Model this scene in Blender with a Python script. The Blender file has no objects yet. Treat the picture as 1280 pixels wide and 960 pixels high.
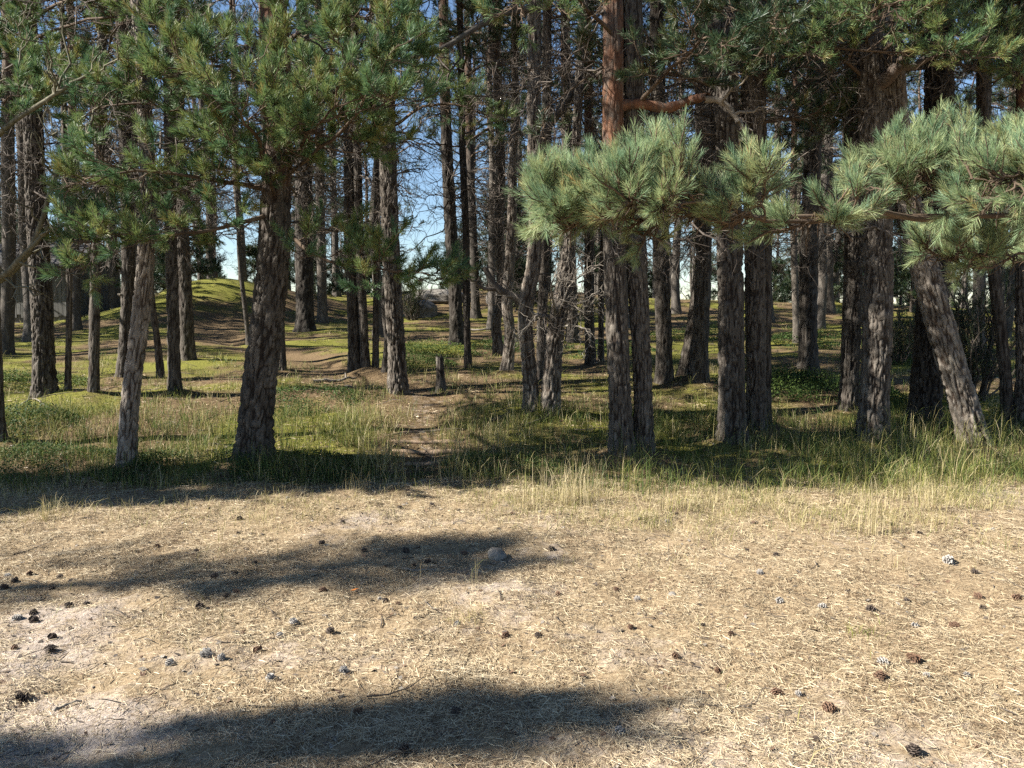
import bpy, math, random
import numpy as np

rs = np.random.default_rng
PI = math.pi
C = bpy.data.collections.new('forest'); bpy.context.scene.collection.children.link(C)
SC = bpy.context.scene

# ------------------------------------------------------------------ helpers
def nz(v):
    return v / np.maximum(np.linalg.norm(v, axis=-1, keepdims=True), 1e-9)

def _hash(i, j, k, s):
    h = (i * 374761393 + j * 668265263 + k * 2147483647 + s * 1274126177) & 0xFFFFFFFF
    h = ((h ^ (h >> 13)) * 1274126177) & 0xFFFFFFFF
    h = ((h ^ (h >> 15)) * 2246822519) & 0xFFFFFFFF
    return ((h ^ (h >> 16)) & 0xFFFFFF) / float(0xFFFFFF)

def vnoise(P, s=0):
    P = np.asarray(P, float)
    I = np.floor(P).astype(np.int64); F = P - I; F = F * F * (3 - 2 * F)
    r = 0
    for a in (0, 1):
        for b in (0, 1):
            for c in (0, 1):
                w = (F[..., 0] if a else 1 - F[..., 0]) * (F[..., 1] if b else 1 - F[..., 1]) * (F[..., 2] if c else 1 - F[..., 2])
                r = r + w * _hash(I[..., 0] + a, I[..., 1] + b, I[..., 2] + c, s)
    return r

def n2(x, y, f, s=0):
    return vnoise(np.stack([x * f, y * f, np.zeros_like(x) + 0.5], -1), s)

def fbm2(x, y, f, s=0, o=3):
    r = 0; a = 0.5; t = 0
    for i in range(o):
        r = r + a * n2(x, y, f * 2 ** i, s + i); t += a; a *= 0.5
    return r / t

def sst(a, b, x):
    t = np.clip((x - a) / (b - a), 0, 1); return t * t * (3 - 2 * t)

class MB:
    """collects vertices and faces, then links them as ONE mesh object"""
    def __init__(s): s.v = []; s.f = []; s.m = []; s.t = []; s.e = []; s.n = 0
    def add(s, v, f, mat=0, tint=0.5, extra=0.0):
        v = np.asarray(v, float).reshape(-1, 3); f = np.asarray(f, np.int64)
        s.v.append(v); s.f.append(f + s.n); s.m.append(np.full(len(f), mat))
        s.t.append(np.broadcast_to(np.asarray(tint, float), (len(v),)).copy())
        s.e.append(np.broadcast_to(np.asarray(extra, float), (len(v),)).copy()); s.n += len(v)
    def mesh(s, name, mats, smooth=True):
        me = bpy.data.meshes.new(name)
        V = np.concatenate(s.v); me.vertices.add(len(V)); me.vertices.foreach_set('co', V.ravel().astype(np.float32))
        tot = np.concatenate([np.full(len(f), f.shape[1]) for f in s.f]); idx = np.concatenate([f.ravel() for f in s.f])
        me.loops.add(len(idx)); me.loops.foreach_set('vertex_index', idx.astype(np.int32))
        st = np.concatenate([[0], np.cumsum(tot)[:-1]])
        me.polygons.add(len(tot)); me.polygons.foreach_set('loop_start', st.astype(np.int32))
        me.polygons.foreach_set('material_index', np.concatenate(s.m).astype(np.int32))
        me.polygons.foreach_set('use_smooth', np.full(len(tot), smooth))
        for m in mats: me.materials.append(m)
        a = me.attributes.new('tint', 'FLOAT', 'POINT'); a.data.foreach_set('value', np.concatenate(s.t).astype(np.float32))
        a = me.attributes.new('extra', 'FLOAT', 'POINT'); a.data.foreach_set('value', np.concatenate(s.e).astype(np.float32))
        me.update(calc_edges=True)
        return me
    def build(s, name, mats, parent=None, smooth=True, loc=None):
        return link(name, s.mesh(name, mats, smooth), parent, loc)

def link(name, me, parent=None, loc=None):
    o = bpy.data.objects.new(name, me); C.objects.link(o)
    if parent is not None: o.parent = parent
    if loc is not None: o.location = loc
    return o

def tag(o, label=None, cat=None, group=None, kind=None):
    if label: o['label'] = label
    if cat: o['category'] = cat
    if group: o['group'] = group
    if kind: o['kind'] = kind
    return o

def empty(name, loc):
    o = bpy.data.objects.new(name, None); C.objects.link(o); o.location = loc; o.empty_display_size = 0.2
    return o

def tubes(mb, P, R, S=4, mat=0, tint=0.5, extra=0.0):
    """P (M,K,3) polylines, R (M,K) radii"""
    P = np.asarray(P, float); M, K, _ = P.shape; R = np.broadcast_to(R, (M, K))
    T = nz(np.gradient(P, axis=1))
    ref = np.where(np.abs(T[:, :1, 2:3]) > 0.8, np.array([1., 0, 0]), np.array([0, 0, 1.]))
    A = nz(np.cross(T, np.broadcast_to(ref, T.shape))); B = np.cross(T, A)
    th = np.arange(S) * 2 * PI / S
    V = P[:, :, None, :] + R[:, :, None, None] * (np.cos(th)[:, None] * A[:, :, None, :] + np.sin(th)[:, None] * B[:, :, None, :])
    m = np.arange(M)[:, None, None] * K * S; k = np.arange(K - 1)[None, :, None] * S
    a = np.arange(S)[None, None, :]; b = (a + 1) % S
    F = np.stack([m + k + a, m + k + b, m + k + S + b, m + k + S + a], -1).reshape(-1, 4)
    if np.ndim(tint) == 1: tint = np.repeat(tint, K * S)
    mb.add(V, F, mat, tint, extra)

def curves(p0, d, L, K, rng, bend=None, wig=0.06):
    M = len(p0); t = np.linspace(0, 1, K)[None, :, None]
    L = np.asarray(L, float).reshape(M, 1, 1)
    P = p0[:, None] + nz(d)[:, None] * L * t
    if bend is not None: P = P + bend[:, None] * L * t ** 2
    w = np.cumsum(rng.normal(0, 1, (M, K, 3)), axis=1); w -= w[:, :1]
    return P + w * L * wig / math.sqrt(K)

def at_t(P, t):
    """interpolate (M,K,3) at t (M,n) -> positions, tangents"""
    M, K, _ = P.shape; x = t * (K - 1); i = np.clip(x.astype(int), 0, K - 2); f = (x - i)[..., None]
    r = np.arange(M)[:, None]; a = P[r, i]; b = P[r, i + 1]
    return a + (b - a) * f, nz(b - a)

def spawn(P, n, t0, t1, L, ang, up, rng, K=5, flat=0.7, shrink=0.5, bendup=0.15, wig=0.06):
    M = len(P); t = np.sort(rng.uniform(t0, t1, (M, n)), 1); p, T = at_t(P, t)
    side = nz(np.cross(T, [0, 0, 1.]) + 1e-6); sg = np.where(np.arange(n) % 2, 1., -1.)[None, :, None]
    sg = sg * np.where(rng.uniform(size=(M, 1, 1)) < .5, 1, -1)
    upv = np.cross(side, T); ph = rng.normal(0, 1 - flat, (M, n, 1)) * 1.6
    side = nz(side * sg * np.cos(ph) + upv * np.sin(ph))
    a = (ang + rng.normal(0, 0.22, (M, n)))[..., None]
    d = nz(T * np.cos(a) + side * np.sin(a) + np.array([0, 0, 1.]) * up + rng.normal(0, .08, (M, n, 3)))
    Ls = L * (1 - shrink * t) * rng.uniform(0.55, 1.2, (M, n))
    bend = np.zeros((M * n, 3)); bend[:, 2] = bendup + rng.normal(0, .08, M * n)
    return curves(p.reshape(-1, 3), d.reshape(-1, 3), Ls.ravel(), K, rng, bend, wig), Ls.ravel()

def perp(d, rng):
    r = rng.normal(0, 1, d.shape); return nz(np.cross(d, r))

def needles(mb, p0, d, L, n, nl, w, rng, mat=1, a0=0.95, a1=0.4, tint=None):
    """n needles on each shoot (p0,d,L)"""
    M = len(p0); s = rng.uniform(0.05, 1, (M, n)) ** 0.8
    base = p0[:, None] + d[:, None] * (np.asarray(L).reshape(M, 1) * s)[..., None]
    dd = np.broadcast_to(d[:, None], base.shape); pr = perp(dd, rng)
    a = (a0 + (a1 - a0) * s + rng.normal(0, .12, (M, n)))[..., None]
    nd = nz(dd * np.cos(a) + pr * np.sin(a)); ln = nl * rng.uniform(0.7, 1.15, (M, n))[..., None]
    wv = perp(nd, rng) * (w * .5)
    tip = base + nd * ln
    V = np.stack([base - wv, base + wv, tip + wv * .35, tip - wv * .35], 2).reshape(-1, 3)
    F = np.arange(M * n * 4).reshape(-1, 4)
    if tint is None: tint = rng.uniform(0, 1, M)
    tt = np.clip(np.repeat(tint, n) + rng.normal(0, .13, M * n), 0, 1)
    mb.add(V, F, mat, np.repeat(tt, 4))

# ------------------------------------------------------------------ camera geometry (1280 x 960 photo pixels)
CAMZ, FPX, HZ = 1.55, 967.0, 385.0
PITCH = math.atan((480 - HZ) / FPX); cp, sp = math.cos(PITCH), math.sin(PITCH)
def ray(px, py):
    x = (px - 640) / FPX; y = (480 - py) / FPX
    return np.array([x, cp + y * sp, -sp + y * cp])
def at_depth(px, py, Y):
    r = ray(px, py); return np.array([0, 0, CAMZ]) + r * (Y / r[1])
def ground_hit(px, py):
    r = ray(px, py); t = np.linspace(1.5, 90, 6000); p = r[None] * t[:, None]; p[:, 2] += CAMZ
    h = height(p[:, 0], p[:, 1], False); i = int(np.argmax(p[:, 2] < h))
    return np.array([p[i, 0], p[i, 1], h[i]])

PATH = np.array([(-.62, 5.4), (-.74, 6.8), (-1.0, 8.4), (-1.12, 10.0), (-1.75, 11.6), (-2.6, 13.0), (-4.2, 15.5), (-6.5, 18.5), (-8.6, 22.), (-9.5, 26)])
def path_dist(x, y):
    d = np.full(np.shape(x), 1e9)
    for a, b in zip(PATH[:-1], PATH[1:]):
        ab = b - a; t = np.clip(((x - a[0]) * ab[0] + (y - a[1]) * ab[1]) / (ab @ ab), 0, 1)
        d = np.minimum(d, np.hypot(x - a[0] - ab[0] * t, y - a[1] - ab[1] * t))
    return d

MOUNDS = []
def height(x, y, fine=True):
    x = np.asarray(x, float); y = np.asarray(y, float)
    yb = y + 1.2 * (n2(x, y * 0, .35, 3) - .5)
    h = 0.40 * sst(7.0, 11.0, yb) + 0.036 * np.clip(y - 11, 0, 22)
    h = h + 1.55 * np.exp(-(((x + 10.9) / 3.1) ** 2 + ((y - 28.5) / 4.5) ** 2))
    h = h + 1.15 * np.exp(-(((x + 1.5) / 9) ** 2 + ((y - 34) / 4.0) ** 2))
    h = h + 0.5 * np.exp(-(((x - 14) / 9) ** 2 + ((y - 33) / 4.0) ** 2))
    h = h - 0.05 * np.clip(y - 38, 0, 60)
    inw = sst(6.5, 10, y)
    h = h + inw * 0.32 * (fbm2(x, y, .38, 11) - .5) * (1 - .6 * np.exp(-(path_dist(x, y) / .6) ** 2))
    h = h + 0.05 * (fbm2(x, y, .7, 21) - .5)
    h = h - 0.06 * np.exp(-(path_dist(x, y) / .42) ** 2) * sst(6.2, 8, y)
    if fine:
        k = 1 - .5 * inw
        for mx, my, mr in MOUNDS: h = h + (.035 + .2 * mr) * np.exp(-(((x - mx) ** 2 + (y - my) ** 2) / (mr * 1.8) ** 2))
        h = h + k * (0.045 * (n2(x, y, 3.2, 30) - .5) + 0.034 * (n2(x, y, 6, 31) - .5) + 0.018 * (n2(x, y, 14, 32) - .5) + 0.014 * (n2(x, y, 31, 33) - .5)) + inw * (.06 * (n2(x, y, 2.3, 34) - .5) + .16 * sst(14, 22, y) * (fbm2(x, y, .9, 35) - .5))
    return h

# ------------------------------------------------------------------ materials
def new_mat(name):
    m = bpy.data.materials.new(name); m.use_nodes = True; nt = m.node_tree; nt.nodes.clear()
    out = nt.nodes.new('ShaderNodeOutputMaterial'); b = nt.nodes.new('ShaderNodeBsdfPrincipled'); nt.links.new(b.outputs[0], out.inputs[0])
    return m, nt, b, out
def N(nt, t, **k):
    n = nt.nodes.new(t)
    for a, v in k.items():
        if a.startswith('i_'):
            key = a[2:]; n.inputs[int(key) if key.isdigit() else key].default_value = v
        else: setattr(n, a, v)
    return n
def attr(nt, name): return N(nt, 'ShaderNodeAttribute', attribute_name=name).outputs['Fac']
def ramp(nt, fac, stops):
    r = N(nt, 'ShaderNodeValToRGB'); e = r.color_ramp.elements
    while len(e) < len(stops): e.new(0.5)
    for q, (p, c) in zip(e, stops): q.position = p; q.color = (*c, 1)
    if fac is not None: nt.links.new(fac, r.inputs[0])
    return r.outputs[0]
def mixc(nt, f, a, b, mode='MIX'):
    m = N(nt, 'ShaderNodeMix', data_type='RGBA', blend_type=mode)
    for s, v in ((m.inputs[0], f), (m.inputs[6], a), (m.inputs[7], b)):
        if hasattr(v, 'links'): nt.links.new(v, s)
        else: s.default_value = v if isinstance(v, (int, float)) else (*v, 1)
    return m.outputs[2]
def math_(nt, op, a, b=0.0, c=None):
    m = N(nt, 'ShaderNodeMath', operation=op)
    for i, v in enumerate((a, b) if c is None else (a, b, c)):
        if hasattr(v, 'links'): nt.links.new(v, m.inputs[i])
        else: m.inputs[i].default_value = v
    return m.outputs[0]
def noise(nt, vec, scale, detail=4, rough=.55):
    n = N(nt, 'ShaderNodeTexNoise'); n.inputs['Scale'].default_value = scale; n.inputs['Detail'].default_value = detail; n.inputs['Roughness'].default_value = rough
    if vec is not None: nt.links.new(vec, n.inputs['Vector'])
    return n.outputs[0]
def mapped(nt, scale, src='Object'):
    t = N(nt, 'ShaderNodeTexCoord'); m = N(nt, 'ShaderNodeMapping'); m.inputs['Scale'].default_value = scale
    nt.links.new(t.outputs[src], m.inputs[0]); return m.outputs[0]
def bump(nt, b, h, strength, dist):
    n = N(nt, 'ShaderNodeBump'); n.inputs['Strength'].default_value = strength; n.inputs['Distance'].default_value = dist
    nt.links.new(h, n.inputs['Height']); nt.links.new(n.outputs[0], b.inputs['Normal'])

def bark_mat():
    m, nt, b, _ = new_mat('pine_bark')
    v = mapped(nt, (1, 1, .3)); v2 = mapped(nt, (1, 1, .45))
    n1 = noise(nt, v, 14, 5, .65); nf = noise(nt, v2, 75, 4, .7); nl = noise(nt, mapped(nt, (1, 1, .6)), 2.2, 3)
    fis = attr(nt, 'tint'); red = attr(nt, 'extra')
    plate = ramp(nt, n1, [(.25, (.040, .033, .027)), (.5, (.088, .076, .064)), (.75, (.185, .165, .142))])
    crack = ramp(nt, nf, [(.3, (.010, .007, .005)), (.7, (.032, .021, .015))])
    f2 = math_(nt, 'MULTIPLY_ADD', nf, .5, math_(nt, 'ADD', fis, -.25)); f2 = math_(nt, 'MULTIPLY', f2, 1.5)
    cl = N(nt, 'ShaderNodeClamp'); nt.links.new(f2, cl.inputs[0])
    c = mixc(nt, cl.outputs[0], crack, plate)
    org = ramp(nt, n1, [(.3, (.085, .036, .020)), (.55, (.17, .078, .042)), (.75, (.25, .145, .09))])
    flk = ramp(nt, noise(nt, mapped(nt, (1, 1, .5)), 11, 5, .7), [(.42, (.25, .25, .25)), (.56, (1, 1, 1))]); c = mixc(nt, math_(nt, 'MULTIPLY', red, flk), c, org)
    lich = ramp(nt, nl, [(.62, (0, 0, 0)), (.74, (.4, .4, .4))])
    c = mixc(nt, lich, c, (.13, .13, .10))
    oi = N(nt, 'ShaderNodeObjectInfo'); c = mixc(nt, 1.0, c, oi.outputs['Color'], 'MULTIPLY')
    nt.links.new(c, b.inputs['Base Color']); b.inputs['Roughness'].default_value = .88; b.inputs['Specular IOR Level'].default_value = .25
    h = math_(nt, 'ADD', n1, math_(nt, 'MULTIPLY', nf, .55)); bump(nt, b, h, .75, .02)
    return m

def twig_mat(name, stops):
    m, nt, b, _ = new_mat(name); c = ramp(nt, noise(nt, mapped(nt, (1, 1, 1)), 5, 4), stops)
    nt.links.new(c, b.inputs['Base Color']); b.inputs['Roughness'].default_value = .85; b.inputs['Specular IOR Level'].default_value = .2
    bump(nt, b, noise(nt, mapped(nt, (1, 1, 1)), 120, 3), .4, .003)
    return m

def leafy(name, stops, rough=.5, spec=.4, trans=.25, var=None):
    m, nt, b, out = new_mat(name); c = ramp(nt, attr(nt, 'tint'), stops)
    if var:
        hs = N(nt, 'ShaderNodeHueSaturation'); oi = N(nt, 'ShaderNodeObjectInfo')
        nt.links.new(math_(nt, 'MULTIPLY_ADD', oi.outputs['Random'], var, 1 - var * .5), hs.inputs['Value']); nt.links.new(c, hs.inputs['Color']); c = hs.outputs[0]
    nt.links.new(c, b.inputs['Base Color']); b.inputs['Roughness'].default_value = rough; b.inputs['Specular IOR Level'].default_value = spec
    if trans:
        t = N(nt, 'ShaderNodeBsdfTranslucent'); nt.links.new(c, t.inputs[0]); mx = N(nt, 'ShaderNodeMixShader'); mx.inputs[0].default_value = trans
        nt.links.new(b.outputs[0], mx.inputs[1]); nt.links.new(t.outputs[0], mx.inputs[2]); nt.links.new(mx.outputs[0], out.inputs[0])
    return m

BARK = bark_mat()
TWIG = twig_mat('dead_twig', [(.3, (.045, .035, .028)), (.55, (.10, .082, .068)), (.75, (.20, .18, .155))])
PALETWIG = twig_mat('weathered_twig', [(.3, (.13, .11, .088)), (.6, (.25, .22, .185)), (.8, (.36, .33, .28))])
LIVE = twig_mat('live_branch', [(.3, (.05, .035, .025)), (.6, (.105, .075, .052)), (.8, (.19, .15, .11))])
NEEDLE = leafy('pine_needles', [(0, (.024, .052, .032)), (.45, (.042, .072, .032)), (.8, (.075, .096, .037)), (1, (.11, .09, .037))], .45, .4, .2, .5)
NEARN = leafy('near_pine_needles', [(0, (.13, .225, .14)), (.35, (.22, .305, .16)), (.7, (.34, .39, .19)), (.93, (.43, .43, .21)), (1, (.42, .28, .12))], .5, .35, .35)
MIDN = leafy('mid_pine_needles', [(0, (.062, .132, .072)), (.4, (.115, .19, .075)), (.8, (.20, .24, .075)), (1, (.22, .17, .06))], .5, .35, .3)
GRASS = leafy('grass_blades', [(0, (.034, .062, .019)), (.3, (.080, .125, .030)), (.55, (.21, .215, .055)), (.78, (.33, .275, .12)), (1, (.52, .44, .27))], .6, .25, .3)
STRAW = leafy('straw_needles', [(0, (.075, .045, .028)), (.25, (.188, .126, .075)), (.55, (.385, .30, .185)), (1, (.60, .505, .345))], .55, .3, 0)
LEAF = leafy('leaf_green', [(0, (.020, .042, .015)), (.5, (.045, .085, .022)), (1, (.10, .135, .032))], .65, .2, .3)

def ground_mat():
    m, nt, b, _ = new_mat('forest_ground')
    o = mapped(nt, (1, 1, 1)); sand = attr(nt, 'tint'); moss = attr(nt, 'extra')
    nbig = noise(nt, o, 1.3, 5); nm = noise(nt, o, 9, 5, .6); nf = noise(nt, o, 60, 4, .7); ng = noise(nt, o, 300, 2)
    sandc = ramp(nt, nf, [(.25, (.22, .175, .14)), (.5, (.36, .30, .25)), (.8, (.50, .44, .385))])
    litc = ramp(nt, nf, [(.25, (.12, .082, .050)), (.5, (.265, .198, .122)), (.75, (.42, .335, .215))])
    forc = ramp(nt, nf, [(.25, (.035, .024, .015)), (.5, (.12, .082, .045)), (.78, (.30, .22, .125))])
    mossc = ramp(nt, nf, [(.3, (.05, .058, .012)), (.55, (.165, .160, .032)), (.8, (.31, .27, .085))])
    fac = ramp(nt, math_(nt, 'MULTIPLY_ADD', nm, .9, math_(nt, 'ADD', sand, -.45)), [(.34, (0, 0, 0)), (.72, (1, 1, 1))])
    near = mixc(nt, fac, litc, sandc)
    far = mixc(nt, fac, forc, sandc)
    mm = math_(nt, 'MULTIPLY_ADD', nbig, .8, math_(nt, 'ADD', math_(nt, 'ABSOLUTE', moss), -.4))
    mf = ramp(nt, mm, [(.38, (0, 0, 0)), (.6, (1, 1, 1))])
    far = mixc(nt, mf, far, mossc)
    sep = N(nt, 'ShaderNodeSeparateXYZ'); nt.links.new(o, sep.inputs[0])
    yy = math_(nt, 'MULTIPLY_ADD', nbig, 1.5, sep.outputs[1])
    zf = ramp(nt, math_(nt, 'MULTIPLY_ADD', yy, .1, 0), [(.66, (0, 0, 0)), (.80, (1, 1, 1))])
    c = mixc(nt, zf, near, far)
    nt.links.new(c, b.inputs['Base Color']); b.inputs['Roughness'].default_value = .95; b.inputs['Specular IOR Level'].default_value = .1
    bump(nt, b, math_(nt, 'ADD', nf, math_(nt, 'MULTIPLY', ng, .5)), .7, .012)
    return m
GROUND = ground_mat()

def simple(name, stops, scale=(1, 1, 1), ns=8, rough=.85, bs=.4, bd=.01):
    m, nt, b, _ = new_mat(name); v = mapped(nt, scale); n = noise(nt, v, ns, 6, .65)
    nt.links.new(ramp(nt, n, stops), b.inputs['Base Color']); b.inputs['Roughness'].default_value = rough; b.inputs['Specular IOR Level'].default_value = .25
    bump(nt, b, n, bs, bd); return m
STONE = simple('grey_stone', [(.3, (.11, .10, .085)), (.55, (.21, .19, .165)), (.75, (.33, .30, .26))])
BOARD = simple('weathered_board', [(.3, (.065, .062, .057)), (.55, (.145, .14, .13)), (.75, (.24, .235, .22))], (6, 6, .5), 4)
ROOFM = simple('roof_felt', [(.3, (.03, .03, .03)), (.7, (.075, .07, .066))], (1, 1, 1), 6)
CUTWOOD = simple('grey_wood', [(.3, (.06, .055, .035)), (.55, (.125, .115, .075)), (.75, (.22, .20, .15))], (5, 5, .6), 6)
ROOTM = simple('root_bark', [(.3, (.13, .085, .055)), (.6, (.27, .195, .13)), (.8, (.40, .31, .22))], (1, 1, 1), 30)
def cone_mat(name, a, b_):
    m, nt, b, _ = new_mat(name); nt.links.new(ramp(nt, attr(nt, 'tint'), [(0, a), (1, b_)]), b.inputs['Base Color']); b.inputs['Roughness'].default_value = .8; return m
CONE_D = cone_mat('dark_cone', (.018, .013, .010), (.085, .06, .045))
CONE_B = cone_mat('brown_cone', (.04, .022, .014), (.17, .095, .055))
CONE_G = cone_mat('grey_cone', (.06, .052, .046), (.46, .43, .39))

# ------------------------------------------------------------------ ground
def zones(x, y):
    """sand / moss masks of the ground"""
    pd = path_dist(x, y)
    patch = fbm2(x, y, .9, 41, 4)
    sand = sst(.45, .74, patch) * .58 + .12
    sand = np.maximum(sand, .9 * np.exp(-(((x + 1.75) / .75) ** 2 + ((y - 2.72) / .32) ** 2)))
    sand = np.maximum(sand, .55 * np.exp(-(((x - 1.0) / 1.6) ** 2 + ((y - 2.6) / .5) ** 2)))
    sand = np.maximum(sand, .5 * np.exp(-(((x + 1.0) / 1.3) ** 2 + ((y - 3.35) / .35) ** 2)))
    inw = sst(6, 7.5, y)
    sand = sand * (1 - inw) + inw * (.16 + .22 * np.exp(-(pd / .38) ** 2) * (1 - sst(10.5, 13, y)) + .25 * (patch - .5))
    moss = inw * np.clip(.46 + 1.3 * (fbm2(x, y, .7, 51, 4) - .5) - .7 * np.exp(-(pd / .55) ** 2) * (1 - .7 * sst(12, 16, y)), 0, 1)
    moss = np.maximum(moss, (.45 + .6 * fbm2(x, y, .8, 52)) * np.exp(-(((x + 10.9) / 3.4) ** 2 + ((y - 28.) / 5) ** 2)))
    return sand, moss

def build_ground():
    ny, nx = 560, 520
    y = 1.6 + np.concatenate([np.linspace(0, 1, 300) ** 1.25 * 10, 10 + (np.geomspace(1, 900, ny - 300 - 29) - 1 + .05)])
    y = np.concatenate([np.linspace(-40, 1.5, 29), y])
    u = np.linspace(-1, 1, nx); u = .13 * u + .37 * u ** 3 + .5 * u ** 7
    W = 34 + .9 * np.clip(y, 0, 1e9)
    X = W[:, None] * u[None]; Y = np.broadcast_to(y[:, None], X.shape)
    Z = height(X, Y); s, m_ = zones(X, Y)
    i = np.arange(len(y) - 1)[:, None] * nx + np.arange(nx - 1)[None]
    F = np.stack([i, i + 1, i + nx + 1, i + nx], -1).reshape(-1, 4)
    mb = MB(); mb.add(np.stack([X, Y, Z], -1), F, 0, s.ravel(), m_.ravel())
    o = mb.build('ground', [GROUND]); tag(o, kind='structure', label='sandy clearing and mossy forest floor rising into the pines', cat='ground')

# ------------------------------------------------------------------ trees
def catmull(P, n):
    P = np.asarray(P, float); Q = np.vstack([2 * P[0] - P[1], P, 2 * P[-1] - P[-2]])
    t = np.linspace(0, len(P) - 1 - 1e-6, n); i = t.astype(int); f = (t - i)[:, None]
    a, b, c, d = Q[i], Q[i + 1], Q[i + 2], Q[i + 3]
    return .5 * (2 * b + (c - a) * f + (2 * a - 5 * b + 4 * c - d) * f ** 2 + (3 * b - a - 3 * c + d) * f ** 3)

def trunk_mesh(mb, P, zr, rr, near, seed, red0=4.2, red1=6.0, redamt=1., flare=.32):
    """P spine from base (local, z=0 at the ground); zr,rr radius profile against height"""
    rng = rs(seed); P = np.vstack([P[:1] - (P[1] - P[0]) * .25 / max(.05, P[1][2] - P[0][2]), P])
    L = np.concatenate([[0], np.cumsum(np.linalg.norm(np.diff(P, axis=0), axis=1))])
    st = .024 if near == 2 else .06 if near == 1 else .22
    lim = 6.5 if near else 0; S = {2: 110, 1: 48, 0: 18}[near]
    s = np.concatenate([np.arange(0, min(lim, L[-1]), st), np.linspace(min(lim, L[-1]), L[-1], 50 if near else 46)])
    dense = catmull(P, 400); dl = np.concatenate([[0], np.cumsum(np.linalg.norm(np.diff(dense, axis=0), axis=1))]); dl *= L[-1] / dl[-1]
    sp_ = np.stack([np.interp(s, dl, dense[:, k]) for k in range(3)], 1)
    sp_[:, 0] += .02 * (vnoise(np.stack([s * .7, s * 0 + seed, s * 0], 1), 5) - .5); sp_[:, 1] += .06 * (vnoise(np.stack([s * .6, s * 0 + seed, s * 0 + 9], 1), 6) - .5)
    T = nz(np.gradient(sp_, axis=0)); A = nz(np.cross(np.broadcast_to([0, 1., 0], T.shape), T)); B = np.cross(T, A)
    th = np.arange(S) * 2 * PI / S; z = np.maximum(sp_[:, 2], -.3); R = np.interp(z, zr, rr)[:, None] * np.ones(S)
    lobes = .6 + .4 * np.cos(th * rng.integers(3, 6) + rng.uniform(0, 6)) + .3 * np.cos(th * 2 + rng.uniform(0, 6))
    R = R * (1 + flare * np.exp(-np.clip(z, -.1, 99)[:, None] / .19) * (.6 + .6 * lobes[None]))
    R = R * (1 + .10 * (vnoise(np.stack(np.broadcast_arrays(np.cos(th)[None] * 1.2 + seed, np.sin(th)[None] * 1.2, z[:, None] * 1.1), -1), 8) - .5))
    r0 = np.interp(1.0, zr, rr)
    ck, sk = np.cos(th)[None] * r0, np.sin(th)[None] * r0
    fis = np.full(R.shape, .75)
    if near:
        wz = z[:, None] + .07 * vnoise(np.stack(np.broadcast_arrays(ck * 9, sk * 9, z[:, None] * 3), -1), seed + 3)
        q = np.stack(np.broadcast_arrays(ck * 42 + 40 + seed, sk * 42, wz * 10.5), -1)
        h = np.abs(2 * vnoise(q, seed) - 1); h2 = np.abs(2 * vnoise(q * np.array([.7, .7, 2.0]), seed + 1) - 1)
        fis = sst(.02, .34, h) * (.35 + .65 * sst(.0, .28, h2)); fade = 1 - .85 * sst(red0 - .6, red1, z)[:, None] * redamt
        R = R + fade * (.030 * min(1, r0 / .16) * (fis - .75) + .010 * (vnoise(q * 2.3, seed + 2) - .5))
    V = sp_[:, None] + R[..., None] * (np.cos(th)[:, None] * A[:, None] + np.sin(th)[:, None] * B[:, None])
    red = redamt * sst(red0, red1, z)[:, None] * (.75 + .5 * (vnoise(np.stack(np.broadcast_arrays(ck * 8, sk * 8, z[:, None] * 2), -1), seed + 4))) * np.ones(S)
    K = len(s); k = np.arange(K - 1)[:, None] * S; a = np.arange(S)[None]; b = (a + 1) % S
    F = np.stack([k + a, k + b, k + S + b, k + S + a], -1).reshape(-1, 4)
    mb.add(V, F, 0, fis.ravel(), np.clip(red, 0, 1).ravel())
    return sp_

# shared crowns: local origin = where the live crown starts on the trunk axis
def make_crown(seed, Hc=7.5, nl=26, spread=2.2, dens=1.0, pt=0, nn=26):
    rng = rs(1000 + seed); mb = MB()
    z = np.sort(Hc * rng.uniform(0, 1, nl) ** .9); az = np.arange(nl) * 2.4 + rng.uniform(0, .9, nl)
    Ln = spread * ((1 - .96 * (z / Hc) ** .9) if pt else (1 - .62 * (z / Hc) ** 1.3)) * rng.uniform(.55, 1.15, nl)
    d = np.stack([np.cos(az), np.sin(az), .12 + .55 * z / Hc + rng.normal(0, .12, nl)], 1)
    p0 = np.stack([0 * z, 0 * z, z], 1); bend = np.zeros((nl, 3)); bend[:, 2] = rng.uniform(-.12, .3, nl)
    limb = curves(p0, d, Ln, 8, rng, bend, .16)
    tubes(mb, limb, np.linspace(1, .25, 8)[None] * (.012 + .015 * Ln)[:, None], 5, 0)
    sub, Ls = spawn(limb, 6, .42, 1., .80, .85, .12, rng, 5, .55, .45, .2, .14)
    tubes(mb, sub, np.linspace(.010, .004, 5)[None], 3, 0)
    sh, _ = spawn(sub, 10, .35, 1.0, .24, .7, .25, rng, 3, .3, .25, .2, .05)
    keep = rng.uniform(size=len(sh)) < .9 * dens
    sh = sh[keep]; dd = nz(sh[:, -1] - sh[:, 0]); ll = np.linalg.norm(sh[:, -1] - sh[:, 0], axis=1)
    clump = rng.uniform(0, 1, len(sub)).repeat(10)[keep] * .6 + rng.uniform(0, .4, len(sh))
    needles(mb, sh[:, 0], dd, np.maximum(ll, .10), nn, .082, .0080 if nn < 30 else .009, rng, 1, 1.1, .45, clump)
    return mb.mesh('crown', [LIVE, NEEDLE])
CROWNS = [make_crown(i, 7.5 + .4 * (i % 3), 20 + i % 4 * 2, 1.8 + .2 * (i % 4)) for i in range(7)]

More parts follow.
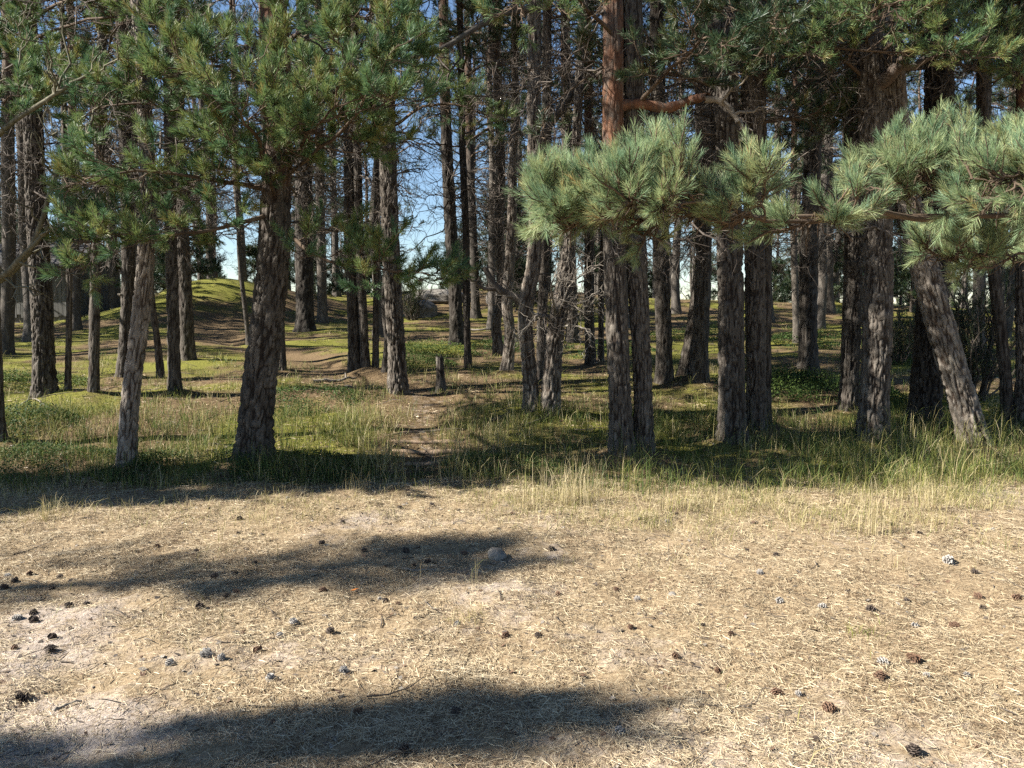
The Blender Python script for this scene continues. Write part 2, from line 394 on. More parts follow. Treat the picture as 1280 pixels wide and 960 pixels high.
def make_deadwood(seed, z0, z1, n, Lmax, mat=None):
    rng = rs(2000 + seed); mb = MB(); z = rng.uniform(z0, z1, n); az = rng.uniform(0, 2 * PI, n)
    Ln = Lmax * rng.uniform(.3, 1, n) * (.55 + .45 * (z - z0) / (z1 - z0))
    d = np.stack([np.cos(az), np.sin(az), rng.normal(.02, .28, n)], 1); bend = rng.normal(0, .22, (n, 3)); bend[:, 2] -= .12
    limb = curves(np.stack([0 * z, 0 * z, z], 1), d, Ln, 8, rng, bend, .17)
    tubes(mb, limb, np.linspace(1, .3, 8)[None] * (.007 + .009 * Ln)[:, None], 5, 0)
    sub, Ls = spawn(limb, 6, .40, 1, .55, .7, .0, rng, 6, .35, .3, -.04, .18)
    tubes(mb, sub, np.linspace(.0065, .0028, 6)[None], 3, 0)
    s2, _ = spawn(sub, 4, .25, 1, .30, .8, -.02, rng, 4, .2, .3, -.05, .2)
    tubes(mb, s2, np.linspace(.0034, .0018, 4)[None], 3, 0)
    return mb.mesh('deadwood', [mat or TWIG])
DEAD = [make_deadwood(i, 2.2, 7.4, 24 + 4 * (i % 3), 1.5 + .15 * (i % 4)) for i in range(6)]
DEADFAR = [make_deadwood(40 + i, 2.5, 10.5, 40, 2.3) for i in range(5)]
DEADLOW = [make_deadwood(20 + i, .9, 6.8, 30, 1.0) for i in range(4)]

def make_bough(path, seed, nsub, subL, nshoot, shootL, nn, nl, w, r0=.03, t0=.25, up=.2, nmat=None, flat=.55, bare=0, deadtw=2, a0=1.0, a1=.38, mid=True, ang=.65, wob=.006):
    """a live branch: path (k,3) -> wood + needles in one MB"""
    rng = rs(seed); mb = MB(); P = catmull(path, 12)[None]
    P = P + np.cumsum(rng.normal(0, .016, P.shape), 1) * (r0 > .02) + np.cumsum(rng.normal(0, wob, P.shape), 1)
    tubes(mb, P, np.linspace(r0, r0 * .2, 12)[None], 7, 0)
    sub, _ = spawn(P, nsub, t0, 1., subL, .85, up, rng, 7, flat, .35, .14, .14)
    tubes(mb, sub, np.linspace(.30, .12, 7)[None] * max(r0, .016), 5, 0)
    if mid:
        s2, _ = spawn(sub, 4, .3, 1., subL * .5, .75, .12, rng, 5, .4, .3, .18, .1); tubes(mb, s2, np.linspace(.0045, .0028, 5)[None], 4, 0)
        tw = s2
    else: tw = sub
    if deadtw:
        dt, _ = spawn(sub, deadtw, .05, .8, subL * .35, .9, -.25, rng, 5, .2, .3, -.15, .25); tubes(mb, dt, np.linspace(.0035, .0016, 5)[None], 3, 0)
    sh, _ = spawn(tw, nshoot, .25, 1.0, shootL, ang, .22, rng, 4, .35, .2, .25, .06)
    tubes(mb, sh, np.linspace(.003, .002, 4)[None], 3, 0)
    dd = nz(sh[:, -1] - sh[:, 0]); ll = np.linalg.norm(sh[:, -1] - sh[:, 0], axis=1)
    clump = np.repeat(rng.uniform(.05, .75, len(tw)) * (.55 if nmat is NEARN else 1), nshoot) + rng.uniform(-.05, .5 if nmat is NEARN else .25, len(sh))
    needles(mb, sh[:, 0], dd, np.maximum(ll, shootL * .4), nn, nl, w, rng, 1, a0, a1, clump)
    # tips of the twigs
    p = tw[:, -2]; d2 = nz(tw[:, -1] - tw[:, -2] + np.array([0, 0, .3 * 0.05]))
    needles(mb, p, d2, np.full(len(p), shootL * .9), int(nn * 1.2), nl, w, rng, 1, a0, a1 * .8)
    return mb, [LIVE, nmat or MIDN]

# --- the trees one can tell apart: base and course in photo pixels, widths in pixels
#  key, short, label, base, course above the base, width at base / high, opts
T = [
 ('l0', 'far left trunk', 'dark shaded pine trunk at the far left edge in front of the shed', (8, 442), [(10, 330), (7, 200), (4, 60)], 17, 14, {}),
 ('edge', 'left edge pine', 'dark trunk foot cut by the left edge of the photo, nearest on that side', (-6, 558), [(-9, 420), (-16, 250), (-26, 60)], 22, 18, dict(near=1)),
 ('l1', 'bent shed pine', 'grey scaly pine with slightly bent trunk standing before the shed', (55, 501), [(50, 410), (42, 300), (36, 200), (29, 85), (22, -20)], 27, 19, dict(near=2)),
 ('lb', 'black shed trunk', 'short dark trunk close in front of the right end of the shed', (96, 413), [(95, 330), (93, 200), (92, 60)], 11, 9, {}),
 ('l2', 'thin brown trunk', 'thin brown trunk with pinkish foot, right of the bent grey pine before the shed', (84, 498), [(86, 400), (87, 300), (86, 180), (84, 60)], 8, 6, dict(near=1, cs=.6)),
 ('l3', 'straight slim pine', 'straight slim pine with pale left side, right of the thin brown trunk', (115, 497), [(117, 400), (119, 290), (122, 180), (126, 60)], 14, 11, dict(near=1)),
 ('l4', 'stubbed pine', 'pine with small broken stubs and pale left side, just left of the pale curved trunk', (154, 476), [(157, 400), (158, 320), (155, 220), (150, 120), (147, 20)], 17, 13, dict(near=1)),
 ('l4b', 'pine behind stubs', 'dark trunk in shade behind the stubbed pine and the pale curved trunk', (170, 428), [(170, 330), (168, 200), (165, 80)], 13, 11, {}),
 ('l5', 'pale curved trunk', 'pale sunlit trunk with an S curve rising from the grass edge at left', (160, 589), [(162, 530), (167, 470), (177, 400), (184, 330), (187, 250), (184, 150), (181, 60), (176, -10)], 23, 15, dict(near=2, cb=5, pale=2.2)),  # bark colour lightened here in place of sunlight
 ('l6', 'thin leaning stem', 'very thin leaning stem just right of the pale curved trunk', (202, 476), [(197, 425), (190, 370), (186, 300), (182, 180)], 9, 6, dict(near=1, cs=.5)),
 ('l7', 'slim furrowed pine', 'slim furrowed pine half lit, in front of a thicker dark trunk', (218, 491), [(216, 400), (214, 300), (212, 200), (210, 60)], 16, 12, dict(near=1)),
 ('l8', 'thick dark trunk', 'thick dark trunk close behind the slim furrowed pine', (235, 453), [(232, 380), (228, 300), (224, 180), (220, 50)], 18, 14, dict(near=1)),
 ('l9', 'big boughed pine', 'big dark pine with leaning flared base, reddish fork and low green boughs', (316, 582), [(320, 520), (326, 460), (335, 395), (341, 330), (345, 250), (347, 160), (345, 80), (341, 0)], 44, 30, dict(near=2, red0=2.3, red1=3.2, redamt=.85, cb=5.2, dead=1)),
 ('l10', 'pencil thin stem', 'pencil thin bare stem directly left of the big boughed pine', (311, 430), [(306, 380), (300, 320), (297, 220)], 6, 4, dict(cs=.45)),
 ('l11', 'narrow reddish trunk', 'narrow reddish trunk peeking out behind the right side of the big boughed pine', (352, 466), [(352, 380), (353, 260), (354, 120)], 11, 9, dict(near=1, red0=1, red1=3)),
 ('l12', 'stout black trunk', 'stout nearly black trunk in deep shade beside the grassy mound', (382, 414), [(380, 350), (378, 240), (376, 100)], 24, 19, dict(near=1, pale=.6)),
 ('l13', 'slender mound trunk', 'slender grey trunk just right of the stout black trunk by the mound', (403, 402), [(402, 330), (400, 200), (399, 80)], 13, 10, {}),
 ('c1', 'dark cluster trunk', 'dark leftmost trunk of the four trunk cluster left of the path', (444, 469), [(441, 400), (438, 300), (437, 160), (436, 40)], 17, 14, dict(near=1)),
 ('c2', 'pale cluster trunk', 'pale slender trunk second from left in the cluster left of the path', (457, 469), [(454, 400), (450, 310), (447, 180), (446, 40)], 12, 9, dict(near=1)),
 ('c3', 'stubby cluster trunk', 'thin grey trunk with side stubs, third in the cluster left of the path', (469, 468), [(470, 400), (471, 310), (473, 180)], 9, 7, dict(near=1, cs=.6)),
 ('c4b', 'twisted cluster stem', 'thin twisted stem tight against the left of the furrowed pine by the path', (481, 470), [(484, 425), (480, 380), (483, 320), (480, 220)], 9, 6, dict(near=1, cs=.6)),
 ('c4', 'furrowed path pine', 'deeply furrowed tall pine standing just left of the sandy path', (497, 496), [(496, 430), (491, 340), (488, 250), (485, 150), (481, 40), (479, -20)], 24, 18, dict(near=2)),
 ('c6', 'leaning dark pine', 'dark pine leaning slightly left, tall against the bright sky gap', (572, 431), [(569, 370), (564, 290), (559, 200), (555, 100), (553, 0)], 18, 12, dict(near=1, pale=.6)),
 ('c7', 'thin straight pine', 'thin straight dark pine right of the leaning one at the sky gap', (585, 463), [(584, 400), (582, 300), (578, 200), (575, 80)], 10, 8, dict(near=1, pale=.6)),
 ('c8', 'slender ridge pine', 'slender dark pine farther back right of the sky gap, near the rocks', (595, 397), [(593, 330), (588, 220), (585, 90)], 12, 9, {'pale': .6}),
 ('c9', 'crooked pine', 'crooked dark pine bulging to the left, behind the twin trunks', (624, 445), [(620, 405), (627, 370), (624, 300), (625, 200), (622, 90)], 14, 11, dict(near=1, dl=1)),
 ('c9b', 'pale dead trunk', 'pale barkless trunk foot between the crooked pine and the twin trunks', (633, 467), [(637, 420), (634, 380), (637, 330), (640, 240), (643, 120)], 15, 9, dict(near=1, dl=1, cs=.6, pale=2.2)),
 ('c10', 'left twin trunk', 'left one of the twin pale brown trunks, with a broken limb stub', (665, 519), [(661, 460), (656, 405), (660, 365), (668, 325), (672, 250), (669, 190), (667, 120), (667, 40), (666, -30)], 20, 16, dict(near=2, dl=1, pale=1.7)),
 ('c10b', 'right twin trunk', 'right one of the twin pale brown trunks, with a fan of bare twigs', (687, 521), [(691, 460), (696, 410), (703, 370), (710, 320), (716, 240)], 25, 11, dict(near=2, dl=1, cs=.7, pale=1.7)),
 ('c10c', 'trunk behind twins', 'dark trunk filling the gap behind the twin pale brown trunks', (677, 478), [(678, 400), (681, 300), (684, 150), (684, 20)], 14, 11, dict(near=1)),
 ('c11', 'smooth pale pine', 'pale smooth trunk behind and right of the twin trunks', (716, 428), [(714, 360), (711, 290), (709, 180), (707, 60)], 16, 12, dict(near=1)),
 ('c12', 'red topped pine', 'slim furrowed pine with reddish upper trunk, left of the big paired pines', (739, 459), [(737, 400), (736, 300), (735, 180), (733, 60)], 14, 11, dict(near=1, red0=2.2, red1=3.4)),
 ('c13', 'dried thin stem', 'thin pale stem between the red topped pine and the big paired pines', (751, 457), [(751, 390), (752, 310), (756, 200)], 8, 6, dict(near=1, cs=.5)),
 ('c14', 'orange topped pine', 'big front pine whose trunk turns orange above, left of its close pair', (777, 575), [(774, 480), (770, 390), (767, 300), (765, 200), (766, 90), (767, -10)], 31, 24, dict(near=2, red0=2.1, red1=2.9, cb=5.3, dead=1)),
 ('c15', 'grey paired pine', 'grey brown front pine tight on the right of the orange topped one', (804, 572), [(802, 470), (798, 390), (794, 300), (792, 180), (790, 60), (789, -20)], 26, 24, dict(near=2, cb=5.6)),
 ('c16', 'brown middle pine', 'brown pine with fluted foot standing behind the grey paired pine', (831, 483), [(829, 410), (826, 330), (823, 200), (821, 60)], 22, 17, dict(near=1)),
 ('r1', 'slanting pine', 'slanting trunk leaning right, its foot left of a dark upright pine', (855, 478), [(862, 430), (871, 370), (880, 300), (886, 200), (888, 80)], 16, 13, dict(near=1)),
 ('r1b', 'shaded upright pine', 'shaded upright pine against which the slanting trunk leans', (873, 483), [(876, 400), (880, 310), (880, 180), (879, 40)], 22, 17, dict(near=1)),
 ('r2', 'thick grey pine', 'thick straight grey pine with a pale lit foot, left of a dark pair', (914, 558), [(914, 470), (913, 390), (911, 290), (909, 180), (908, 60), (907, -20)], 35, 27, dict(near=2)),
 ('r3', 'brown fluted pine', 'brown fluted pine immediately right of the thick grey pine', (944, 546), [(944, 460), (942, 370), (940, 270), (938, 150), (935, 30)], 26, 23, dict(near=2)),
 ('r3b', 'narrow hidden pine', 'narrow dark trunk showing along the right side of the brown fluted pine', (958, 541), [(957, 460), (956, 350), (953, 200), (949, 60)], 13, 13, dict(near=1)),
 ('r4', 'thin lit stem', 'thin sunlit stem just left of the warm brown pine at back right', (996, 429), [(994, 370), (992, 280), (992, 120), (991, 20)], 9, 7, dict(red0=3, red1=4.5)),
 ('r5', 'warm brown pine', 'warm brown sunlit pine standing alone among green bilberry at back right', (1011, 468), [(1011, 400), (1012, 320), (1016, 220), (1020, 120), (1022, 10)], 24, 18, dict(near=1)),
 ('r6', 'distant shaded pine', 'distant shaded trunk right of the warm brown pine', (1036, 391), [(1034, 330), (1032, 240), (1034, 100)], 14, 12, {}),
 ('r7', 'half hidden pine', 'pine with lit left flank half hidden behind the thickest right pine', (1061, 518), [(1064, 440), (1067, 350), (1067, 220), (1067, 60)], 24, 23, dict(near=2)),
 ('r8', 'thickest right pine', 'thickest upright pine at right, dark brown with a flared foot', (1090, 558), [(1094, 470), (1096, 390), (1095, 310), (1090, 200), (1085, 90), (1080, -20)], 37, 30, dict(near=2, cb=5.2)),
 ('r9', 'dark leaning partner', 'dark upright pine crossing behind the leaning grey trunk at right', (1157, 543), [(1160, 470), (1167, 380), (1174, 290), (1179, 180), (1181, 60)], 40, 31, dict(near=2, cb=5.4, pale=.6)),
 ('r10', 'leaning grey trunk', 'strongly leaning grey trunk with moss patches, its foot to the right', (1222, 562), [(1206, 505), (1190, 455), (1174, 400), (1158, 345), (1140, 280), (1124, 200), (1114, 120), (1107, 30)], 35, 26, dict(near=2, dead=2, pale=1.9)),  # bark colour lightened to make up for the shade on this trunk
 ('r11', 'thin bowed pine', 'thin bowed trunk with mossy foot in front of the dark juniper', (1258, 535), [(1256, 480), (1251, 420), (1244, 360), (1238, 300), (1230, 190), (1228, 60)], 15, 13, dict(near=1)),
 ('r12', 'right edge trunk', 'grey trunk cut by the right edge of the photo', (1279, 537), [(1279, 450), (1276, 370), (1272, 250), (1270, 130), (1268, 20)], 19, 14, dict(near=2, red0=2.4, red1=3.3)),
 ('r13', 'juniper pine', 'upright trunk in the shade behind the juniper at right', (1222, 440), [(1224, 350), (1229, 220), (1231, 100)], 15, 13, {}),
]
TREES = []
used = []
def grow(key, label, base, spine, zr, rr, near, o, seed, group=None, name='pine_tree'):
    root = empty(name, base); tag(root, label, 'tree', group)
    mb = MB(); sp_ = trunk_mesh(mb, spine, zr, rr, near, seed, o.get('red0', 4.6), o.get('red1', 7.5), o.get('redamt', .75), o.get('flare', .42))
    tk = mb.build('trunk', [BARK], root); v_ = o.get('pale', random.Random(seed).uniform(.75, 1.25)); tk.color = (v_, v_ * .985, v_ * .96, 1)  # pale scales bark colour; on some shaded trunks it stands in for sunlight
    rng = random.Random(seed * 7 + 1)
    cb = o.get('cb', rng.uniform(5.4, 6.6)); cs = o.get('cs', 1.)
    def axis(z): return np.array([np.interp(z, sp_[:, 2], sp_[:, k]) for k in range(3)])
    H = spine[-1][2]
    c = link('crown', CROWNS[rng.randrange(len(CROWNS))], root); p = axis(cb); c.location = p
    k = (H - cb) / 8.2; sxy = rng.uniform(.85, 1.15) * cs
    top = axis(H - .2); shx = (top - p)
    c.scale = (sxy, sxy, k); c.rotation_euler = (0, 0, rng.uniform(0, 6.28))
    nd = o.get('dead', 1)
    if nd:
        me = (DEADLOW if o.get('dl') else DEAD)[rng.randrange(4)]
        d = link('deadwood', me, root); q = axis(4.0); d.location = (q[0], q[1], 0); d.rotation_euler = (0, 0, rng.uniform(0, 6.28)); d.scale = (cs ** .5 * rng.uniform(.85, 1.1),) * 2 + (1.,)
    TREES.append((key, base, root)); used.append((base[0], base[1]))
    return root, axis

ROOT = {}
for ti, (key, short, label, b, course, w0, w1, o) in enumerate(T):
    base = ground_hit(*b); Y = base[1]
    pts = [base]; 
    for i, (x, y) in enumerate(course): pts.append(at_depth(x, y, Y))
    pts = np.array(pts) - base
    pts[:, 1] += np.interp(pts[:, 2], [0, 3, 8], [0, 1, 2]) * random.Random(ti).uniform(-.12, .12)
    H = random.Random(ti + 99).uniform(12.5, 15.5) * (.75 if o.get('cs', 1) < .8 else 1)
    # continue above the frame, straightening up
    d = nz(pts[-1] - pts[-2]); p = pts[-1]
    ext = []
    while p[2] < H - .3:
        d = nz(d * .75 + np.array([0, 0, 1]) * .25); p = p + d * min(1.3, H - p[2] + .2); ext.append(p)
    ztop = pts[-1][2]; pts = np.vstack([pts] + ext)
    r0 = w0 * Y / FPX / 2; r1 = w1 * Y / FPX / 2
    # the widths read at the flare: shave the foot a little
    zr = [0, .6, 1.4, ztop, H]; rr = [r0 * .93, r0 * .90, r0 * .86 + r1 * .06, r1, .035]
    ROOT[key] = grow(key, label, base, pts, zr, rr, o.get('near', 0), o, ti + 1) + (base,)

MOUNDS += [(ROOT[k[0]][2][0], ROOT[k[0]][2][1], max(.14, k[5] * ROOT[k[0]][2][1] / FPX * .8)) for k in T if ROOT[k[0]][2][1] < 16]
build_ground()

# --- distant pines, each one its own tree; the trunks share a few shapes
def far_trunk(seed):
    rng = random.Random(seed); P = [np.array([0, 0, 0.])]
    for z in (1.5, 3, 5, 7.5, 10, 12, 13.5): P.append(np.array([rng.uniform(-.16, .16) * z / 6, rng.uniform(-.1, .1), z]))
    mb = MB(); trunk_mesh(mb, np.array(P), [0, 1, 6, 13.5], [.155, .135, .10, .03], 0, seed, 6.0, 9, .45)
    return mb.mesh('trunk', [BARK])
FART = [far_trunk(300 + i) for i in range(6)]
near_px = sorted([(b[0], s) for _, s, _, b, *_ in T])
def far_tree(x, y, label, group, rng, sc=None):
    z = float(height(np.array([x]), np.array([y]), False)[0]); root = empty('distant_pine', (x, y, z - .05)); tag(root, label, 'tree', group)
    root.rotation_euler = (0, 0, rng.uniform(0, 6.28)); s = sc or rng.uniform(.85, 1.25)
    root.scale = (s, s, rng.uniform(.88, 1.05))
    link('trunk', FART[rng.randrange(6)], root)
    c = link('crown', CROWNS[rng.randrange(7)], root); c.location = (0, 0, rng.uniform(2.6, 5.2)); k = rng.uniform(.9, 1.25); c.scale = (k, k, (13.6 - c.location[2]) / 8.2)
    d = link('deadwood', DEADFAR[rng.randrange(5)], root); d.rotation_euler = (0, 0, rng.uniform(0, 6.28)); d.scale = (.9, .9, 1)
    used.append((x, y)); return root
rng = random.Random(5); far = []
tries = 0
while len(far) < 116 and tries < 20000:
    tries += 1
    y = rng.uniform(17, 45) if rng.random() < .45 else rng.uniform(34, 85); px = rng.uniform(-40, 1320)
    if 498 < px < 556 or (556 < px < 610 and rng.random() < .7): continue
    if px < 130 and 21 < y < 32: continue
    x = (px - 640) / FPX * y
    if path_dist(np.array([x]), np.array([y]))[0] < 1.0: continue
    if any((x - a) ** 2 + (y - b) ** 2 < 1.9 ** 2 for a, b in used): continue
    used.append((x, y)); far.append((px, x, y))
far.sort(); gaps = {}
for px, x, y in far:
    l = [s for q, s in near_px if q <= px]; r = [s for q, s in near_px if q > px]
    gaps.setdefault((l[-1] if l else None, r[0] if r else None), []).append((px, x, y))
ORD = ['leftmost', 'second from left', 'third from left', 'fourth from left', 'fifth from left', 'sixth from left', 'seventh from left', 'eighth from left', 'ninth from left', 'tenth from left', 'eleventh from left', 'twelfth from left']
for (l, r), items in gaps.items():
    where = f'between {l} and {r}' if l and r else (f'right of {l}' if l else f'left of {r}')
    for i, (px, x, y) in enumerate(items):
        lab = f'distant slim pine seen {where}' if len(items) == 1 else f'{ORD[i]} of distant pines {where}'
        far_tree(x, y, lab, 'distant pines deep in the wood', rng)

# --- the wood goes on past both sides of the view and shades its floor
rng = random.Random(12); n = 0; tries = 0
while n < 22 and tries < 6000:
    tries += 1
    y = rng.uniform(7.5, 36); side = -1 if rng.random() < .7 else 1
    x = side * (.70 * y + rng.uniform(.8, 17 if side < 0 else 5))
    if any((x - a) ** 2 + (y - b) ** 2 < 2.2 ** 2 for a, b in used): continue
    far_tree(x, y, 'pine of the surrounding wood standing outside the view', 'pines of the surrounding wood', rng, rng.uniform(1., 1.4)); n += 1

# --- low live boughs, measured from the photograph as courses (x, y, distance)
def bough(key, course, seed, name='bough', dy=0, **k):
    root, axis, base = ROOT[key]
    P = np.array([at_depth(*c) for c in course]) - base
    mb, mats = make_bough(P, seed, **k); return mb.build(name, mats, root)
MID = dict(nsub=12, subL=.62, t0=.12, nshoot=4, shootL=.13, nn=56, nl=.066, w=.0044, r0=.022, up=.02, flat=.82)
b9 = ROOT['l9'][2][1]
for i, c in enumerate([
    [(345, 225, b9), (270, 150, b9 - .2), (190, 120, b9 - .4), (120, 130, b9 - .5)],
    [(345, 240, b9), (265, 215, b9 - .6), (190, 205, b9 - .9), (115, 215, b9 - 1.1)],
    [(344, 262, b9), (270, 278, b9 - .5), (200, 278, b9 - .8), (120, 276, b9 - 1.0)],
    [(347, 160, b9), (300, 95, b9 - .5), (250, 75, b9 - .8), (205, 85, b9 - 1.)],
    [(347, 200, b9), (395, 140, b9 - .4), (440, 100, b9 - .7), (490, 85, b9 - .9)],
    [(346, 230, b9), (390, 200, b9 - .6), (430, 170, b9 - .9), (470, 150, b9 - 1.1)],
    [(345, 250, b9), (330, 190, b9 - .9), (310, 160, b9 - 1.3), (285, 130, b9 - 1.6)],
    [(345, 240, b9), (370, 190, b9 - .7), (395, 150, b9 - 1.1), (420, 130, b9 - 1.4)],
    [(346, 285, b9), (400, 325, b9 - .3), (450, 338, b9 - .5), (520, 345, b9 - .6)],
    [(342, 60, b9), (400, 25, b9 - .4), (450, 30, b9 - .6), (500, 60, b9 - .7)],
]): bough('l9', c, 500 + i, **MID)
d4 = ROOT['c4'][2][1]
bough('c4', [(487, 160, d4), (540, 128, d4 - .3), (590, 132, d4 - .4), (640, 146, d4 - .5)], 530, **dict(MID, nsub=14, subL=.6, nn=34))
bough('c4', [(486, 110, d4), (450, 90, d4 - .5), (420, 90, d4 - .9), (380, 100, d4 - 1.2)], 531, **MID)
d1 = ROOT['l1'][2][1]
for i, c in enumerate([[(27, 60, d1), (70, 40, d1 - 1.2), (120, 35, d1 - 1.9), (180, 50, d1 - 2.2)], [(27, 90, d1), (40, 70, d1 - 1.2), (60, 70, d1 - 2.2), (90, 90, d1 - 2.8)],
                       [(27, 60, d1), (-10, 40, d1 - 1.), (-40, 50, d1 - 1.6), (-60, 70, d1 - 2.)], [(25, 30, d1), (80, 0, d1 - 1), (140, -10, d1 - 1.8), (210, 0, d1 - 2.4)],
                       [(28, 80, d1), (20, 90, d1 - 1.5), (10, 120, d1 - 2.6), (5, 150, d1 - 3.2)]]): bough('l1', c, 540 + i, **MID)
for key, cs in (('r8', [[(1085, 100, 0), (1040, 60, -.4), (1000, 50, -.7), (960, 60, -.9)], [(1085, 80, 0), (1130, 50, -.6), (1170, 50, -1), (1215, 70, -1.3)], [(1083, 60, 0), (1090, 20, -.8), (1110, 10, -1.4), (1130, 20, -1.8)]]),
                ('r9', [[(1180, 80, 0), (1220, 60, -.5), (1250, 70, -.8), (1290, 95, -1)], [(1180, 60, 0), (1140, 30, -.6), (1110, 30, -1), (1070, 60, -1.2)]]),
                ('r5', [[(1020, 110, 0), (990, 90, -.5), (960, 100, -.8), (935, 120, -1.)]]),
                ('c14', [[(766, 40, 0), (720, 0, -.6), (680, -10, -1.), (640, 0, -1.3)]])):
    dd_ = ROOT[key][2][1]
    for i, c in enumerate(cs): bough(key, [(x, y, dd_ + q) for x, y, q in c], 560 + i + len(key) * 7 + ord(key[1]), **dict(MID, nn=30, deadtw=3))

rng = random.Random(77)
for key, nb in (('c12', 1), ('c15', 1), ('c16', 2), ('c11', 2), ('c10c', 1), ('r1b', 2), ('r2', 2), ('r3', 2), ('r5', 4), ('r7', 1), ('r11', 3), ('r12', 2), ('r4', 3), ('c7', 2), ('r13', 2), ('c9', 1)):
    rt, ax, bs = ROOT[key]; dd_ = bs[1]; zt = CAMZ + (385 - 15) / FPX * dd_ - bs[2]; zl = CAMZ + (385 - 165) / FPX * dd_ - bs[2]
    for i in range(nb):
        z = rng.uniform(zl, zt); a = rng.uniform(PI * .9, PI * 2.1); L = rng.uniform(1., 2.1); o_ = ax(z); u = np.array([math.cos(a), math.sin(a), 0])
        P = [o_, o_ + u * L * .4 + [0, 0, rng.uniform(.0, .2)], o_ + u * L * .75 + [rng.uniform(-.2, .2), 0, rng.uniform(-.1, .25)], o_ + u * L + [rng.uniform(-.3, .3), 0, rng.uniform(-.25, .2)]]
        mb, mats = make_bough(P, 900 + int(z * 100) + i, **dict(MID, nsub=11, nn=34, w=.0055, nl=.07, deadtw=3, nmat=NEEDLE)); mb.build('bough', mats, rt)

# bare limbs with a shape of their own
def limb(key, course, r0, r1, seed, nsub=5, subL=.5, mat=TWIG, name='limb', red=0, offs=True):
    root, axis, base = ROOT[key]; d = base[1]; rng = rs(seed)
    P = np.array([at_depth(c[0], c[1], d + (c[2] if len(c) > 2 else 0)) for c in course]) - base
    mb = MB(); Q = catmull(P, 16)[None]; Q = Q + np.cumsum(rng.normal(0, .006, Q.shape), 1)
    tubes(mb, Q, np.linspace(r0, r1, 16)[None] * (1 + .12 * rng.normal(size=(1, 16))), 9, 0, .6, red)
    if nsub:
        s, _ = spawn(Q, nsub, .3, 1, subL, .8, .0, rng, 7, .3, .3, .05, .25); tubes(mb, s, np.linspace(r1 * .9, r1 * .35, 7)[None], 5, 1)
        s2, _ = spawn(s, 4, .3, 1, subL * .5, .8, .0, rng, 5, .2, .3, 0, .25); tubes(mb, s2, np.linspace(.004, .002, 5)[None], 3, 1)
    mb.build(name, [BARK if red or mat is BARK else mat, mat if mat is not BARK else TWIG], root)
limb('c14', [(766, 135), (800, 130), (838, 136), (862, 128), (886, 122, -.2)], .055, .04, 1, 0, red=.9)
limb('c14', [(880, 124, -.2), (905, 128, -.2), (925, 150, -.25), (945, 182, -.3)], .032, .018, 2, 4, .5, PALETWIG)
limb('r8', [(1088, 118), (1105, 98, -.2), (1125, 75, -.3), (1146, 45, -.3), (1152, -5, -.3)], .075, .05, 3, 4, .8, BARK, red=.25)
limb('c10', [(668, 205), (685, 160), (712, 120), (728, 85), (760, 55)], .06, .02, 4, 6, .7, BARK)
limb('c10', [(667, 10), (620, 20, -.2), (560, 55, -.4), (500, 75, -.5), (440, 112, -.6)], .045, .014, 5, 9, .8, BARK)
limb('c10', [(662, 382), (645, 372), (620, 358), (606, 336)], .07, .03, 6, 2, .3, BARK, name='broken_limb')
limb('c10b', [(697, 400), (680, 392), (668, 385)], .03, .02, 7, 0, .3, PALETWIG, name='stub')
limb('c9', [(626, 340), (640, 330), (652, 316), (664, 290)], .05, .02, 8, 4, .5, BARK)
for i, c in enumerate([[(698, 402), (712, 385, -.2), (730, 372, -.4), (752, 362, -.5)], [(697, 405), (718, 396, -.3), (735, 390, -.5), (748, 392, -.6)], [(697, 400), (705, 375, -.3), (720, 350, -.4), (745, 338, -.5)],
                       [(695, 405), (684, 395, -.3), (672, 396, -.5), (660, 408, -.6)], [(698, 408), (715, 408, -.4), (730, 412, -.6), (742, 424, -.7)], [(697, 402), (690, 380, -.4), (688, 360, -.6), (694, 345, -.7)]]):
    limb('c10b', c, .014, .006, 20 + i, 8, .42, PALETWIG, name='bare_branch')
limb('c6', [(561, 230), (590, 170), (610, 140)], .02, .008, 30, 5, .6); limb('c6', [(558, 130), (530, 100), (500, 95)], .02, .008, 31, 5, .6)
limb('l4', [(157, 345), (150, 340), (146, 336)], .02, .012, 32, 0, name='stub'); limb('l4', [(156, 372), (150, 369), (146, 368)], .02, .012, 33, 0, mat=PALETWIG, name='stub')

# mossy limbs reaching in from the pine whose foot is cut by the left edge
for i, c in enumerate([[(-22, 300, -.8), (0, 345, -1.4), (45, 300, -1.6), (85, 272, -1.7)], [(-20, 200, -.6), (0, 168, -1.2), (55, 125, -1.4), (112, 90, -1.5)], [(-14, 360, -.3), (35, 318, -1.), (80, 195, -1.2), (118, 162, -1.3)],
                       [(-18, 110, -.4), (0, 112, -.9), (35, 108, -1.), (60, 115, -1.)]]):
    limb('edge', c, .030, .012, 40 + i, 7, .6, CUTWOOD, name='limb')

# --- the near pine at right, outside the frame, whose boughs hang into the picture
base = np.array([3.75, 3.55, float(height(np.array([3.75]), np.array([3.55]), False)[0])])
sp0 = np.array([(0, 0, 0), (.05, 0, 1.5), (.08, .03, 3), (.05, .05, 5), (0, 0, 7), (0, 0, 9)], float)
root, ax = grow('near', 'near pine past the right edge, its sunlit pale green bough hanging across the picture', base, sp0, [0, 1, 5, 9], [.19, .17, .12, .03], 1, dict(cb=4.6, dead=0), 77)
ROOT['near'] = (root, ax, base)
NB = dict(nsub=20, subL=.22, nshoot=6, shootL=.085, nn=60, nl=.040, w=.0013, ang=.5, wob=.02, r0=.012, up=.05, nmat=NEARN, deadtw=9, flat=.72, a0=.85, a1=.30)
bough('near', [(1640, 140, 3.5), (1400, 205, 3.15), (1220, 255, 2.95), (1085, 282, 2.85)], 601, **dict(NB, nsub=24, t0=.4))
